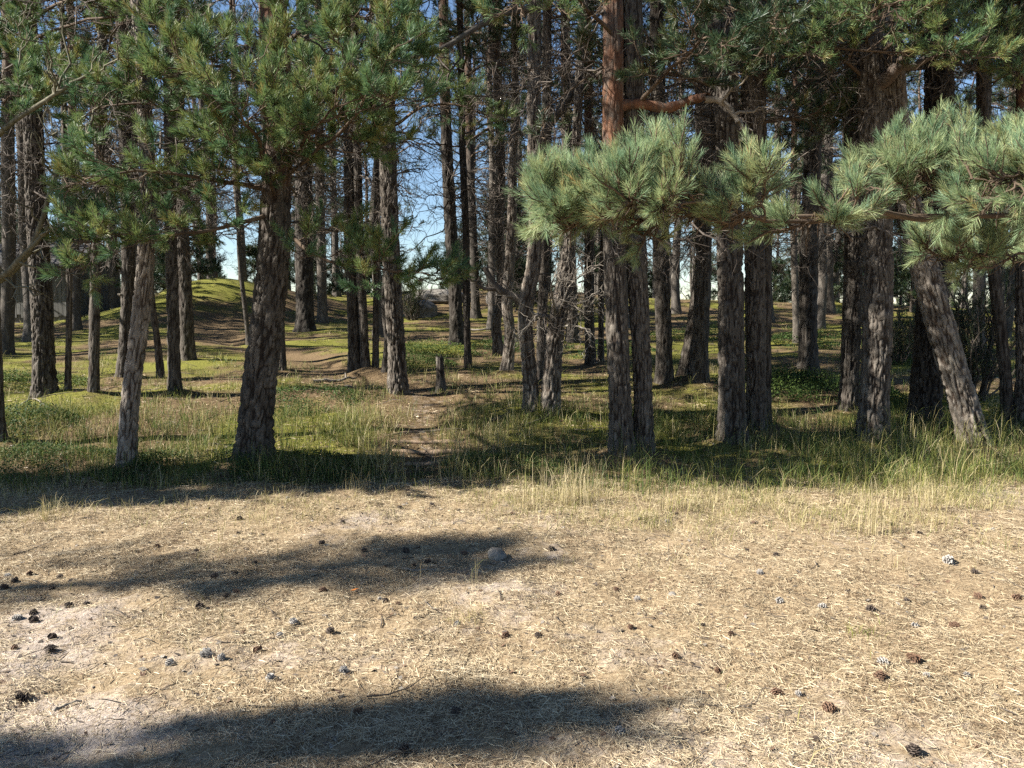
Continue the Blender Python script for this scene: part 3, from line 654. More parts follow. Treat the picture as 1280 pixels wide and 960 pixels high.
bough('near', [(1650, 250, 3.5), (1380, 262, 3.1), (1120, 276, 2.9), (900, 266, 2.8), (780, 254, 2.75), (715, 252, 2.75)], 602, **dict(NB, nsub=30, t0=.56, r0=.014))
bough('near', [(1180, 285, 2.93), (1070, 272, 2.75), (930, 250, 2.6), (820, 242, 2.55)], 603, **dict(NB, nsub=20, t0=.40, r0=.012))
bough('near', [(1640, 150, 3.5), (1420, 175, 3.), (1290, 190, 2.75), (1200, 222, 2.6)], 604, **dict(NB, nsub=20, t0=.4))
bough('near', [(1640, 290, 3.5), (1420, 330, 3.3), (1270, 325, 3.2), (1150, 338, 3.15)], 605, **dict(NB, nsub=9, t0=.62, r0=.014, subL=.2))

YOUNG = [make_crown(70 + i, 6., (42, 80)[i], (1.3, 1.05)[i], 1., 1, (24, 44)[i]) for i in range(2)]
# --- pines in the clearing left of the view: their shadows cross the needles
for x, y, H, s in ((-11.6, .30, 9., 81), (-13.3, 1.95, 10, 82), (-10.3, 5.1, 7.2, 83)):
    b_ = np.array([x, y, float(height(np.array([x]), np.array([y]), False)[0])])
    sp0 = np.array([(0, 0, 0), (.05, 0, 1.5), (0, .06, H * .4), (.04, 0, H * .7), (0, 0, H)], float)
    r_, _ = grow('out', 'pine of the surrounding wood standing outside the view', b_, sp0, [0, 1, H * .6, H], [.16, .14, .09, .02], 0, dict(cb=H * (.55 if s == 82 else .3), dead=0), s, 'pines of the surrounding wood', 'distant_pine')
    c_ = [q for q in r_.children if q.name.startswith('crown')][0]; c_.data = YOUNG[s % 2]; c_.scale = ({81: .47, 82: .8}.get(s, 1),) * 2 + (H * (.45 if s == 82 else .7) / 6.,)

# ------------------------------------------------------------------ grass, litter, undergrowth
def blades(mb, x, y, hgt, wid, tint, rng, lean=.35, mat=0, la=None):
    n = len(x); z = height(x, y); az = rng.uniform(0, 2 * PI, n); sd = np.stack([np.cos(az), np.sin(az), 0 * az], 1)
    la = rng.uniform(0, 2 * PI, n) if la is None else la; ld = np.stack([np.cos(la), np.sin(la), 0 * la], 1); le = np.abs(rng.normal(0, lean, n))[:, None]
    b = np.stack([x, y, z - .01], 1); h = hgt[:, None]; w = wid[:, None] * .5; up = np.array([0, 0, 1.])
    p1 = b + up * h * .45 + ld * h * le * .18; p2 = b + up * h * (.82 - .15 * le) + ld * h * le * .55; p3 = b + up * h * (1 - .35 * le) + ld * h * le * 1.05
    V = np.stack([b - sd * w, b + sd * w, p1 + sd * w * .85, p1 - sd * w * .85, p2 + sd * w * .55, p2 - sd * w * .55, p3], 1).reshape(-1, 3)
    i = np.arange(n)[:, None] * 7; tt = np.repeat(np.clip(tint, 0, 1), 7)
    k = mb.n; mb.add(V, np.concatenate([i + [0, 1, 2, 3], i + [3, 2, 4, 5]]), mat, tt)
    mb.f.append(i + np.array([5, 4, 6]) + k); mb.m.append(np.full(n, mat))

def fan(n, y0, y1, rng, pad=.6, pw=1.):
    y = y0 + (y1 - y0) * rng.uniform(0, 1, n) ** pw; x = rng.uniform(-1, 1, n) * (.69 * y + pad); return x, y

def grass():
    rng = rs(31); mb = MB()
    def put(n, y0, y1, dens, h0, h1, w, tint, lean=.35, pw=.75, far=0):
        q = 14; cx, cy = fan(n // q, y0, y1, rng, 1.0, pw); sg = np.repeat(rng.uniform(.02, .075, n // q), q); ox = rng.normal(0, 1, n // q * q) * sg; oy = rng.normal(0, 1, n // q * q) * sg
        x = np.repeat(cx, q) + ox; y = np.repeat(cy, q) + oy; la = np.arctan2(oy, ox) + rng.normal(0, .6, len(x)); ht = np.repeat(rng.uniform(.55, 1.35, n // q), q); n = len(x); tt_ = np.repeat(rng.normal(0, .13, n // q), q); edge = 6.45 + 1.1 * (fbm2(x, y * 0, .8, 61) - .5) + .9 * (fbm2(x, y, 2.2, 62) - .5)
        pd = path_dist(x, y); k = dens(x, y, pd, edge); keep = rng.uniform(size=n) < k; x, y, pd, edge, la, ht, tt_ = x[keep], y[keep], pd[keep], edge[keep], la[keep], ht[keep], tt_[keep]
        cl = fbm2(x, y, 1.6, 63); h = rng.uniform(h0, h1, len(x)) * (.55 + .9 * cl) * ht
        t = tint(x, y, pd, cl) + rng.normal(0, .15, len(x)) + np.where(rng.uniform(size=len(x)) < .16, .42, 0) + tt_
        blades(mb, x, y, h, np.full(len(x), w) * rng.uniform(.6, 1.3, len(x)), t, rng, lean, 0, la)
    cl = lambda x, y, s: fbm2(x, y, 1.1, s)
    # the shaded green edge
    put(52000, 6.0, 9.4, lambda x, y, pd, e: sst(e - .05, e + .35, y) * (1 - .93 * np.exp(-(pd / .24) ** 4)) * (.25 + .9 * sst(.3, .65, cl(x, y, 64))),
        (.07), .27, .0042, lambda x, y, pd, c: .30 + .45 * (cl(x, y, 65) - .3) + .25 * np.exp(-(pd / .8) ** 2), .75, .9)
    # tall grass at right edge
    put(17000, 6.5, 8.6, lambda x, y, pd, e: sst(.6, 1.8, x) * sst(e, e + .3, y) * sst(.3, .6, cl(x, y, 66)), .14, .40, .0040, lambda x, y, pd, c: .33 + .5 * (c - .4), .8, 1.)
    # mid floor
    put(42000, 8.5, 15, lambda x, y, pd, e: (1 - .95 * np.exp(-(pd / .28) ** 4)) * sst(.36, .60, cl(x, y, 67)), .05, .19, .0055, lambda x, y, pd, c: .50 + .6 * (cl(x, y, 68) - .5), .8, 1.)
    put(60000, 14, 36, lambda x, y, pd, e: (1 - .9 * np.exp(-(pd / .6) ** 4)) * sst(.45, .62, cl(x, y, 69)), .04, .14, .010, lambda x, y, pd, c: .48 + .5 * (cl(x, y, 68) - .5), .8, 1.)
    o = mb.build('grass', [GRASS]); tag(o, 'green grass of the forest edge around the trunks', 'grass', kind='stuff')
    mb = MB()
    put(110000, 4.4, 7.2, lambda x, y, pd, e: (sst(e - 1.5, e - .3, y) * (1 - sst(e + .1, e + .6, y))) * (.45 + .55 * sst(-.6, .5, x)) * sst(.33, .62, cl(x, y, 70)) * (1 - .8 * np.exp(-(pd / .5) ** 2)),
        .03, .13, .0030, lambda x, y, pd, c: .76 + .3 * (c - .5) - .25 * sst(6.2, 6.9, y), 1.1, .8)
    put(16000, 3.2, 6.2, lambda x, y, pd, e: sst(.50, .72, cl(x, y, 71)) * (.25 + .75 * sst(-.5, 1., x)), .03, .12, .0026, lambda x, y, pd, c: .74 + .25 * (c - .5), .8, .6)
    put(5000, 2.4, 6.2, lambda x, y, pd, e: sst(.45, .8, cl(x, y, 72)) * .5, .05, .16, .0024, lambda x, y, pd, c: .70 + .3 * (c - .5), .5, .8)
    o = mb.build('dry_grass', [GRASS]); tag(o, 'straw coloured dry grass between the sand and the green edge', 'grass', kind='stuff')
grass()

def litter():
    rng = rs(41); mb = MB()
    def put(n, y0, y1, ln, wd, tmu, pw, pad=.5):
        x, y = fan(n, y0, y1, rng, pad, pw); s, _ = zones(x, y)
        keep = rng.uniform(size=n) < np.where(y < 7, (1.1 - .6 * s) * (.30 + .8 * sst(.35, .6, fbm2(x, y, 5, 84))) * (.45 + .75 * sst(.36, .58, fbm2(x, y, 1.9, 85))), .8); x, y = x[keep], y[keep]; n = len(x)
        z = height(x, y) + rng.uniform(.001, .012, n); az = rng.normal(0, 1, n) * 1.1 + 3.5 * n2(x, y, 1.5, 81) ; d = np.stack([np.cos(az), np.sin(az), rng.normal(0, .16, n)], 1)
        L = ln * rng.uniform(.3, 1.25, n)[:, None]; sd = np.stack([-np.sin(az), np.cos(az), rng.normal(0, .5, n)], 1) * wd * .5
        c = np.stack([x, y, z], 1); a = c - d * L * .5; b = c + d * L * .5; m = c + np.stack([-np.sin(az), np.cos(az), 0 * az + .15], 1) * (rng.normal(0, .05, n)[:, None] * L)
        V = np.stack([a - sd, a + sd, m + sd, m - sd, b + sd * .5, b - sd * .5], 1).reshape(-1, 3); i = np.arange(n)[:, None] * 6
        t = np.repeat(np.clip(tmu + rng.normal(0, .26, n) + .35 * (fbm2(x, y, 1.7, 82) - .5) + .7 * (fbm2(x, y, 7, 83) - .5), 0, 1), 6)
        mb.add(V, np.concatenate([i + [0, 1, 2, 3], i + [3, 2, 4, 5]]), 0, t)
    put(430000, 2.15, 7.0, .048, .0014, .62, .85)
    put(80000, 2.15, 6.0, .042, .0018, .24, .85)
    put(45000, 6.5, 13, .085, .0045, .30, 1.)
    o = mb.build('pine_needle_litter', [STRAW]); tag(o, 'fallen straw coloured pine needles covering the clearing', 'needle litter', kind='stuff')
    mb = MB()
    for n, y0, y1, L0, r in ((900, 2.3, 7, .07, .0022), (260, 2.3, 9, .16, .003), (320, 8, 20, .4, .006)):
        x, y = fan(n, y0, y1, rng, .5, .9); az = rng.uniform(0, 6.28, n); z = height(x, y) + .006
        P = curves(np.stack([x, y, z], 1), np.stack([np.cos(az), np.sin(az), rng.normal(0, .06, n)], 1), L0 * rng.uniform(.4, 1.5, n), 4, rng, None, .15)
        P[..., 2] = np.maximum(P[..., 2], height(P[..., 0], P[..., 1]) + r * .6)
        tubes(mb, P, np.linspace(r, r * .5, 4)[None] * rng.uniform(.6, 1.3, (n, 1)), 5, 0)
    n = 9000; x, y = fan(n, 2.2, 9, rng, .5, .8); z = height(x, y) + .004; az = rng.uniform(0, 6.28, n)
    d = np.stack([np.cos(az), np.sin(az), rng.normal(0, .25, n)], 1); q = np.stack([-np.sin(az), np.cos(az), rng.normal(0, .35, n)], 1); L = (.004 + .020 * rng.uniform(0, 1, n) ** 3)[:, None]
    P = np.stack([x, y, z], 1); V = np.stack([P - d * L, P + q * L * .5, P + d * L * .9, P - q * L * .6], 1).reshape(-1, 3); k = rng.integers(0, 3, n); F = np.arange(4 * n).reshape(-1, 4)
    mb.add(V, F, 0); mb.m[-1] = np.where(k == 2, 2, np.where(k == 1, 1, 0))
    o = mb.build('twig_litter', [TWIG, CONE_B, PALETWIG]); tag(o, 'small broken twigs strewn over needles and moss', 'twig litter', kind='stuff')
litter()

def leaves(mb, P, L, rng, tint, wr=.45):
    n = len(P); d = rng.normal(0, 1, (n, 3)); d[:, 2] = np.abs(d[:, 2]) * .5 + .1; d = nz(d); s = nz(np.cross(d, rng.normal(0, .5, (n, 3)) + [0, 0, 1.])); up = np.cross(s, d)
    L = L[:, None]; w = s * L * wr * .5
    V = np.stack([P, P + d * L * .45 + w + up * L * .06, P + d * L, P + d * L * .45 - w + up * L * .06], 1).reshape(-1, 3)
    mb.add(V, np.arange(n * 4).reshape(-1, 4), 0, np.repeat(np.clip(tint, 0, 1), 4))

def undergrowth():
    rng = rs(51); mb = MB()
    def patch(cx, cy, rx, ry, n, h, L, t):
        r = np.sqrt(rng.uniform(0, 1, n)); a = rng.uniform(0, 6.28, n); x = cx + rx * r * np.cos(a); y = cy + ry * r * np.sin(a)
        c = fbm2(x, y, 2.6, 91); keep = rng.uniform(size=n) < sst(.34, .6, c); x, y, c, r = x[keep], y[keep], c[keep], r[keep]
        z = height(x, y, False) + h * rng.uniform(.05, 1, len(x)) * (1.05 - r ** 2) * (.4 + .9 * c)
        leaves(mb, np.stack([x, y, z], 1), L * rng.uniform(.6, 1.3, len(x)), rng, t + rng.normal(0, .2, len(x)))
    patch(-2.6, 7.2, 1.6, .6, 30000, .22, .024, .3)
    patch(-4.6, 7.3, 1.1, .6, 14000, .20, .024, .45)
    patch(-.2, 7.3, 1.0, .4, 9000, .15, .022, .3)
    for px, py, rx, n, h, t in ((545, 440, 1.1, 7000, .28, .75), (520, 455, .8, 4000, .25, .7), (620, 435, .9, 5000, .28, .6), (1000, 490, 1.3, 10000, .38, .75), (960, 480, .9, 5000, .35, .4), (1060, 500, .8, 5000, .4, .4),
                                (1130, 450, 1.2, 9000, .6, .55), (1040, 430, 1.6, 7000, .4, .5), (30, 480, 1.0, 5000, .22, .85), (380, 500, .8, 4000, .2, .5), (750, 440, 1.2, 6000, .3, .5), (880, 420, 1.6, 6000, .35, .45), (20, 535, .7, 4000, .28, .2)):
        p = ground_hit(px, py); patch(p[0], p[1], rx, rx * .9, int(n * 1.5), h, .022 + .0011 * p[1], t)
    o = mb.build('undergrowth', [LEAF]); tag(o, 'leafy bilberry undergrowth along the grass edge and between trunks', 'undergrowth', kind='stuff')
undergrowth()

# ------------------------------------------------------------------ things on the ground
def tuft(px, py, n, h, spread, label, tint=.85, lean=.22, name='grass_tuft'):
    p = ground_hit(px, py); rng = rs(int(px * 7 + py)); mb = MB()
    r = np.abs(rng.normal(0, spread, n)); a = rng.uniform(0, 6.28, n); x = p[0] + r * np.cos(a); y = p[1] + r * np.sin(a) * .6
    blades(mb, x, y, h * rng.uniform(.45, 1.1, n), np.full(n, .0030) * rng.uniform(.6, 1.4, n), tint + rng.normal(0, .1, n), rng, lean * 1.6)
    V = np.concatenate(mb.v) - p; mb.v = [V]
    o = mb.build(name, [GRASS], None, True, p); tag(o, label, 'grass tuft', 'pale grass tufts at the edge of the sand')
tuft(715, 630, 150, .44, .16, 'large tuft of bleached tall stalks at the grass edge below the paired pines', 1.)
tuft(655, 640, 60, .28, .12, 'sparse pale stalks just left of the large bleached tuft', .9)
tuft(1090, 668, 70, .42, .15, 'upright pale stalks in shadow at right, below the thickest right pine', .95, .12)
tuft(1160, 640, 70, .36, .18, 'pale tuft at right edge of the shadow, below the dark leaning pine', .9)
tuft(597, 728, 10, .20, .07, 'few thin bleached stalks standing alone in the sand below the grey stone', .95, .15)
tuft(1080, 795, 45, .09, .09, 'small greenish tuft on the sunny needles beside a dark cone', .58, .5)
tuft(585, 775, 45, .10, .10, 'low yellowish tuft below the thin bleached stalks', .78, .5)
tuft(60, 650, 60, .22, .12, 'thin straw tuft at the left edge of the sand', .85, .4)
tuft(450, 615, 30, .26, .1, 'loose pale stalks at the grass edge left of the path', .9, .25)
tuft(835, 640, 50, .28, .12, 'pale stalks right of the large bleached tuft', .9, .25)
tuft(1128, 530, 60, .34, .12, 'fresh green tuft with pale tips between the thickest right pine and the dark leaner', .5, .2)

def rock(px, py, sx, sy, sz, seed, label, name='boulder', sink=.35, sub=4):
    import bmesh
    p = ground_hit(px, py); bm = bmesh.new(); bmesh.ops.create_icosphere(bm, subdivisions=sub, radius=1)
    co = np.array([v.co[:] for v in bm.verts]); F = np.array([[v.index for v in f.verts] for f in bm.faces]); bm.free()
    n = vnoise(co * 1.3 + seed, seed) * .55 + vnoise(co * 3 + seed, seed + 1) * .22 + vnoise(co * 8, seed + 2) * .08
    co = co * (.62 + n)[:, None]; co = np.sign(co) * np.abs(co) ** .85
    co = co * [sx, sy, sz]; co[:, 2] += sz * (1 - 2 * sink) * .5
    mb = MB(); mb.add(co, F); o = mb.build(name, [STONE], None, True, p); tag(o, label, 'rock'); return o
rock(620, 697, .052, .05, .042, 3, 'small rounded grey stone lying on the shaded needles mid clearing', 'stone', .3, 4)
rock(524, 394, .62, .55, .46, 5, 'rounded grey boulder in shadow at the foot of the rocky ridge')
rock(545, 374, 1.2, .9, .32, 7, 'flat pale sunlit rock slab on the ridge above the rounded boulder')
rock(640, 376, 1.0, .8, .45, 9, 'pale rock outcrop on the ridge behind the crooked pine')
rock(840, 745, .02, .02, .014, 11, 'tiny pale pebble on the needles right of centre', 'pebble', .3, 3)

# stump
p = ground_hit(551, 490); mb = MB()
sp_ = trunk_mesh(mb, np.array([(0, 0, 0), (-.01, 0, .2), (-.02, 0, .50)]), [0, .2, .50], [.062, .055, .05], 1, 71, 9, 10, 0)
mb.v[0] += 0; st = empty('stump', p); tag(st, 'short broken dark stump standing alone beside the sandy path', 'stump'); mb.build('stem', [BARK], st)
mb = MB(); th = np.linspace(0, 2 * PI, 20, endpoint=False); rr = .048
top = np.stack([rr * np.cos(th) - .02, rr * np.sin(th), .49 + .05 * np.cos(th * 2 + 1) + .02 * np.sin(th * 5)], 1); low = top.copy(); low[:, 2] = .44
V = np.vstack([top, low, [[-.02, 0, .475]]]); i = np.arange(20); j = (i + 1) % 20
mb.add(V, np.stack([i, j, j + 20, i + 20], 1)); mb.f.append(np.stack([i, np.full(20, 40), j], 1)); mb.m.append(np.zeros(20)); mb.build('broken_top', [CUTWOOD], st, False)

# roots and ledges crossing the path
for i, (px0, px1, py, r, lab) in enumerate(((492, 572, 541, .022, 'uppermost gnarled root crossing the sandy path'), (490, 575, 553, .026, 'second root from the top across the sandy path'),
                                            (496, 572, 563, .030, 'third root from the top across the sandy path'), (502, 560, 577, .026, 'lowest root across the path at the foot of the bank'))):
    a = ground_hit(px0, py + 3); b_ = ground_hit(px1, py - 2); t = np.linspace(-.15, 1.15, 18)[:, None]; P = a + (b_ - a) * t; rng = rs(700 + i)
    P[:, 1] += .10 * np.sin(np.linspace(0, 3.1, 18) + i) + np.cumsum(rng.normal(0, .008, 18)); P[:, 2] = height(P[:, 0], P[:, 1], False) + r * .5 - 2.2 * r * np.abs(np.linspace(-1, 1, 18)) ** 4
    mb = MB(); o = P[9].copy(); tubes(mb, (P - o)[None], (r * (1 + .2 * rng.normal(size=18)))[None], 10)
    ob = mb.build('root', [ROOTM], None, True, o); tag(ob, lab, 'root', 'roots crossing the sandy path')

# sticks
def stick(pts, r, label, mat=TWIG, fork=0):
    rng = rs(int(pts[0][0] + pts[0][1] * 3)); P = np.array([ground_hit(*q) for q in pts]); P = catmull(P, 12); P[:, 2] = height(P[:, 0], P[:, 1]) + r * 1.3
    P[:, 2] += np.abs(rng.normal(0, r * .5, 12)); o = P[0].copy(); mb = MB(); tubes(mb, (P - o)[None], np.linspace(r, r * .5, 12)[None], 8)
    if fork:
        s, _ = spawn((P - o)[None], fork, .3, .9, .14, .7, .05, rng, 5); tubes(mb, s, np.linspace(r * .5, r * .25, 5)[None], 6)
    ob = mb.build('stick', [mat], None, True, o); tag(ob, label, 'stick', 'fallen sticks on the ground')
stick([(868, 889), (900, 884), (930, 884), (956, 873)], .004, 'thin bowed twig on the sunny needles at the lower right of centre', TWIG, 2)
stick([(68, 892), (84, 885), (103, 881)], .007, 'short pale stick on bare sand just above the shadow at lower left', PALETWIG)
stick([(500, 712), (525, 713), (545, 714)], .005, 'pale straight stick at the lower edge of the middle shadow', PALETWIG)
stick([(380, 795), (285, 808), (270, 806)], .004, 'dark short twig lying left of the paired cones', TWIG, 1)
stick([(392, 481), (420, 480), (445, 477)], .03, 'long pale fallen branch in the grass right of the big boughed pine', PALETWIG, 2)
stick([(585, 415), (605, 414), (618, 411)], .035, 'pale fallen log lying left of the crooked pine', PALETWIG)
stick([(612, 531), (625, 527), (638, 522)], .022, 'short dark branch on the bank left of the twin trunks', TWIG, 2)
stick([(650, 534), (672, 531), (690, 528)], .014, 'thin grey branch at the foot of the twin trunks', TWIG, 2)
stick([(430, 489), (460, 487), (484, 489)], .022, 'dead branch lying at the foot of the cluster left of the path', PALETWIG, 2)
stick([(20, 512), (42, 505), (62, 512)], .012, 'thin pale branch at the foot of the bent shed pine', PALETWIG, 2)

# pine cones
def cone_mesh(seed, mat, openness=1.):
    rng = rs(seed); mb = MB(); L = .044; n = 46
    k = np.arange(n); t = (k + .5) / n; az = k * 2.39996; R = .017 * np.sin(PI * np.clip(t * .86 + .12, 0, 1)) ** .8
    zc = L * t; rad = np.stack([np.cos(az), np.sin(az), 0 * az], 1); tan = np.stack([-np.sin(az), np.cos(az), 0 * az], 1)
    up = (.85 - .9 * openness * (1 - t))[:, None]; d = nz(rad + np.array([0, 0, 1.]) * up); ln = (.006 + R * .85)[:, None] * rng.uniform(.6, 1.35, (n, 1))
    c = np.stack([0 * zc, 0 * zc, zc], 1) + rad * (R * .38)[:, None]; w = (.0028 + R * .38)[:, None]; th = nz(np.cross(d, tan)) * .0016
    tip = c + d * ln; V = np.stack([c - tan * w * .4, c + tan * w * .4, tip + tan * w, tip - tan * w, c - tan * w * .4 - th, c + tan * w * .4 - th, tip + tan * w * .9 - th * 2, tip - tan * w * .9 - th * 2], 1).reshape(-1, 3)
    i = np.arange(n)[:, None] * 8; F = np.concatenate([i + q for q in ([0, 1, 2, 3], [7, 6, 5, 4], [3, 2, 6, 7], [0, 3, 7, 4], [1, 5, 6, 2])])
    tt = np.tile([.1, .1, 1, 1, 0, 0, .7, .7], n) * np.repeat(rng.uniform(.6, 1, n), 8); mb.add(V, F, 0, tt)
    P = np.stack([np.zeros(8), np.zeros(8), np.linspace(0, L * .97, 8)], 1)[None]; tubes(mb, P, (.0085 * np.sin(PI * np.linspace(.12, .95, 8)))[None], 8, 0, .1)
    V = np.concatenate(mb.v); V[:, 2] -= L / 2; mb.v = [V]
    return mb.mesh('pine_cone', [mat], False)
CM = {'d': cone_mesh(1, CONE_D, 1.), 'b': cone_mesh(2, CONE_B, .75), 'g': cone_mesh(3, CONE_G, 1.1), 'c': cone_mesh(4, CONE_B, .25)}
CN = [ # px, py, kind, size, label
 (250, 764, 'd', 1.1, 'dark open cone alone below the middle shadow at left'), (367, 779, 'g', 1.1, 'greyish open cone in the sun below the middle shadow, left of centre'),
 (258, 824, 'g', 1.2, 'large pale tipped cone, left one of a close pair at lower left'), (277, 826, 'g', .9, 'grey weathered cone, right one of a close pair at lower left'),
 (318, 706, 'd', .9, 'small cone inside the middle shadow, left of its centre'), (63, 814, 'd', 1.2, 'blackish cone, lower one of a stacked pair at left'),
 (66, 799, 'd', 1., 'dark cone, upper one of a stacked pair at left'), (43, 779, 'd', 1.1, 'black upright cone near the left edge above the stacked pair'),
 (42, 772, 'd', .9, 'small cone touching the top of the black upright cone at left edge'), (22, 778, 'g', 1., 'flat grey cone left of the black upright cone at left edge'),
 (27, 875, 'd', 1.2, 'black cone lowest at left, just above the bottom shadow'), (19, 815, 'b', .8, 'reddish brown small cone close to the left edge'),
 (10, 722, 'g', 1., 'grey cone at the left edge below the dry grass'), (18, 728, 'd', .9, 'dark cone touching the grey cone at the left edge'), (6, 735, 'b', 1., 'brown cone at the left edge, lowest of three there'),
 (37, 721, 'b', .9, 'brown cone right of the group at the left edge'), (75, 722, 'd', 1., 'cone on the sand border left of the middle shadow'), (86, 761, 'd', 1., 'dark cone at the left side of a bare sand patch'),
 (108, 757, 'd', 1., 'dark cone at the right side of a bare sand patch at left'), (268, 725, 'd', 1.2, 'dark spiky cone at the lower border of the middle shadow, left'), (283, 748, 'd', .8, 'small dark cone just left of a brown upright cone'),
 (295, 743, 'b', 1., 'brown upright cone just below the middle shadow'), (322, 814, 'b', 1., 'brown cone left of centre, right of the grey pair'), (304, 795, 'b', .8, 'small reddish cone left of centre above the others'),
 (350, 795, 'g', .9, 'pale grey worn cone left of centre'), (413, 791, 'd', 1., 'dark cone left of centre in open sun'), (212, 832, 'g', .9, 'worn grey cone left of the close pair at lower left'),
 (338, 855, 'g', .9, 'pale cone on bare sand just above the bottom shadow'), (430, 842, 'g', .9, 'grey cone on bare sand above the bottom shadow near centre'), (447, 888, 'b', .9, 'cone inside the bottom shadow near its middle'),
 (632, 795, 'b', .9, 'small brown cone alone in the very centre of the clearing'), (402, 678, 'd', 1.1, 'dark cone inside the middle shadow near its centre'), (507, 692, 'd', 1.2, 'dark cone in the middle shadow left of the grey stone'),
 (535, 704, 'd', 1., 'cone nearest the grey stone on its left, in the shadow'), (428, 654, 'd', 1.1, 'dark cone at the top border of the middle shadow'), (500, 635, 'd', 1., 'cone at the foot of the grassy edge near the path'),
 (540, 633, 'd', 1., 'cone on the path where it leaves the clearing'), (455, 690, 'd', .9, 'cone in the middle shadow between two darker cones'), (300, 650, 'd', 1., 'cone under the grass edge, left of the middle shadow'),
 (404, 739, 'b', 1., 'brown cone just below the middle shadow near an orange leaf'), (245, 690, 'd', .9, 'cone in the left end of the middle shadow'), (580, 690, 'b', 1., 'brown cone directly left of the grey stone'),
 (1185, 706, 'g', 1.5, 'large whitish cone at right among the dry grass'), (970, 697, 'd', 1., 'dark cone at the lower edge of the dry grass, right of centre'), (975, 754, 'g', 1., 'grey cone right of centre in the sun'),
 (1028, 761, 'g', 1., 'grey flattened cone left of the greenish tuft'), (950, 720, 'g', .9, 'small grey cone below the dry grass, right of centre'), (1088, 769, 'd', 1.1, 'dark upright cone at the greenish tuft'),
 (1193, 780, 'b', 1.2, 'dark brown cone at right below the large whitish cone'), (1222, 745, 'b', 1.2, 'reddish brown flat cone at the right'), (1142, 828, 'b', 1.4, 'big brown cone at lower right beside a pale one'),
 (1103, 834, 'g', 1.2, 'pale grey cone left of the big brown one at lower right'), (1100, 855, 'b', 1.2, 'brown cone below the pale grey cone at lower right'), (1038, 886, 'c', 1.3, 'smooth closed dark cone at lower right'),
 (970, 865, 'c', 1.2, 'closed brown cone beside the thin bowed twig'), (845, 825, 'b', .8, 'small reddish cone right of centre'), (1142, 938, 'd', 1.2, 'dark cone nearest the bottom edge at right'),
 (775, 917, 'g', .9, 'pale cone near the bottom edge, right of centre'), (1270, 750, 'b', 1.1, 'brown cone at the right edge'), (1133, 753, 'd', .8, 'small dark cone above the greenish tuft'),
 (1144, 787, 'g', .9, 'grey cone right of the greenish tuft'), (1218, 718, 'd', .9, 'dark cone just above the reddish flat cone at the right'), (770, 736, 'b', .9, 'brown cone below the middle shadow, right of the grey stone'),
 (797, 746, 'g', .9, 'grey cone in a loose row right of the grey stone'), (788, 787, 'b', .7, 'tiny reddish cone right of centre of the clearing'), (1060, 742, 'd', .8, 'small dark cone above the grey flattened cone'),
 (690, 690, 'd', 1., 'cone in the right end of the middle shadow'), (570, 893, 'd', 1., 'dark cone lying inside the bottom shadow right of the others'), (505, 940, 'd', .9, 'cone near the bottom edge in deep shade'),
]
rng = random.Random(8)
for px, py, k, s, lab in CN:
    p = ground_hit(px, py); z = float(height(np.array([p[0]]), np.array([p[1]]))[0])
    o = link('pine_cone', CM[k]); s *= .76; o.scale = (s, s, s * rng.uniform(.8, 1.15)); o.location = (p[0], p[1], z + .009 * s)
    up = rng.random() < .25
    o.rotation_euler = (rng.uniform(-.3, .3) if up else rng.uniform(1.2, 1.9), 0, rng.uniform(0, 6.28)); tag(o, lab, 'pine cone', 'pine cones lying on the clearing')

for i in range(44):
    y = 2.6 + 3.6 * rng.random() ** .9; x = rng.uniform(-1, 1) * .66 * y; o = link('pine_cone', CM['ddbgb'[i % 5]]); q = rng.uniform(.42, .68); o.scale = (q, q, q * rng.uniform(.7, 1.1))
    o.location = (x, y, float(height(np.array([x]), np.array([y]))[0]) + .004); o.rotation_euler = (rng.uniform(1.1, 2.0), 0, rng.uniform(0, 6.28))
    tag(o, 'tiny half buried cone scrap lost among the needle litter', 'pine cone', 'tiny cone scraps in the needle litter')

# orange leaf
p = ground_hit(438, 743); mb = MB(); V = np.array([(0, 0, 0), (.02, .012, .006), (.045, 0, .012), (.02, -.012, .004), (.022, 0, .0)]); mb.add(V, [[0, 4, 1], [1, 4, 2], [2, 4, 3], [3, 4, 0]])
o = mb.build('fallen_leaf', [simple('orange_leaf', [(.3, (.45, .14, .03)), (.7, (.6, .24, .06))])], None, True, p + np.array([0, 0, .02])); tag(o, 'single orange fallen leaf on the needles below the middle shadow', 'leaf')

# juniper behind the leaning trunk
def juniper(px, py, w, h, seed, label, n=1500):
    p = ground_hit(px, py); rng = rs(seed); root = empty('juniper_bush', p); tag(root, label, 'bush'); ns = 26
    az = rng.uniform(0, 6.28, ns); r = w * .5 * np.sqrt(rng.uniform(0, 1, ns)); st_ = curves(np.stack([r * .3 * np.cos(az), r * .3 * np.sin(az), 0 * r], 1), np.stack([np.cos(az) * r / h, np.sin(az) * r / h, 0 * r + 1], 1), h * rng.uniform(.6, 1.1, ns), 8, rng, None, .1)
    mb = MB(); tubes(mb, st_, np.linspace(.016, .004, 8)[None], 5); mb.build('stems', [TWIG], root)
    mb = MB(); sub, _ = spawn(st_, 26, .12, 1, .28, .7, .3, rng, 4, .2, .4, .2, .1); dd = nz(sub[:, -1] - sub[:, 0]); ll = np.linalg.norm(sub[:, -1] - sub[:, 0], axis=1)
    tubes(mb, sub, np.linspace(.003, .0015, 4)[None], 3, 0); needles(mb, sub[:, 0], dd, ll, 60, .024, .0042, rng, 1, 1.0, .6)
    mb.build('foliage', [TWIG, NEEDLE], root)
juniper(1215, 500, 1.1, 1.75, 5, 'dark green juniper bush behind the leaning grey trunk')
juniper(1120, 455, 1.0, 1.0, 6, 'low green bush between the thickest right pine and the dark leaner')
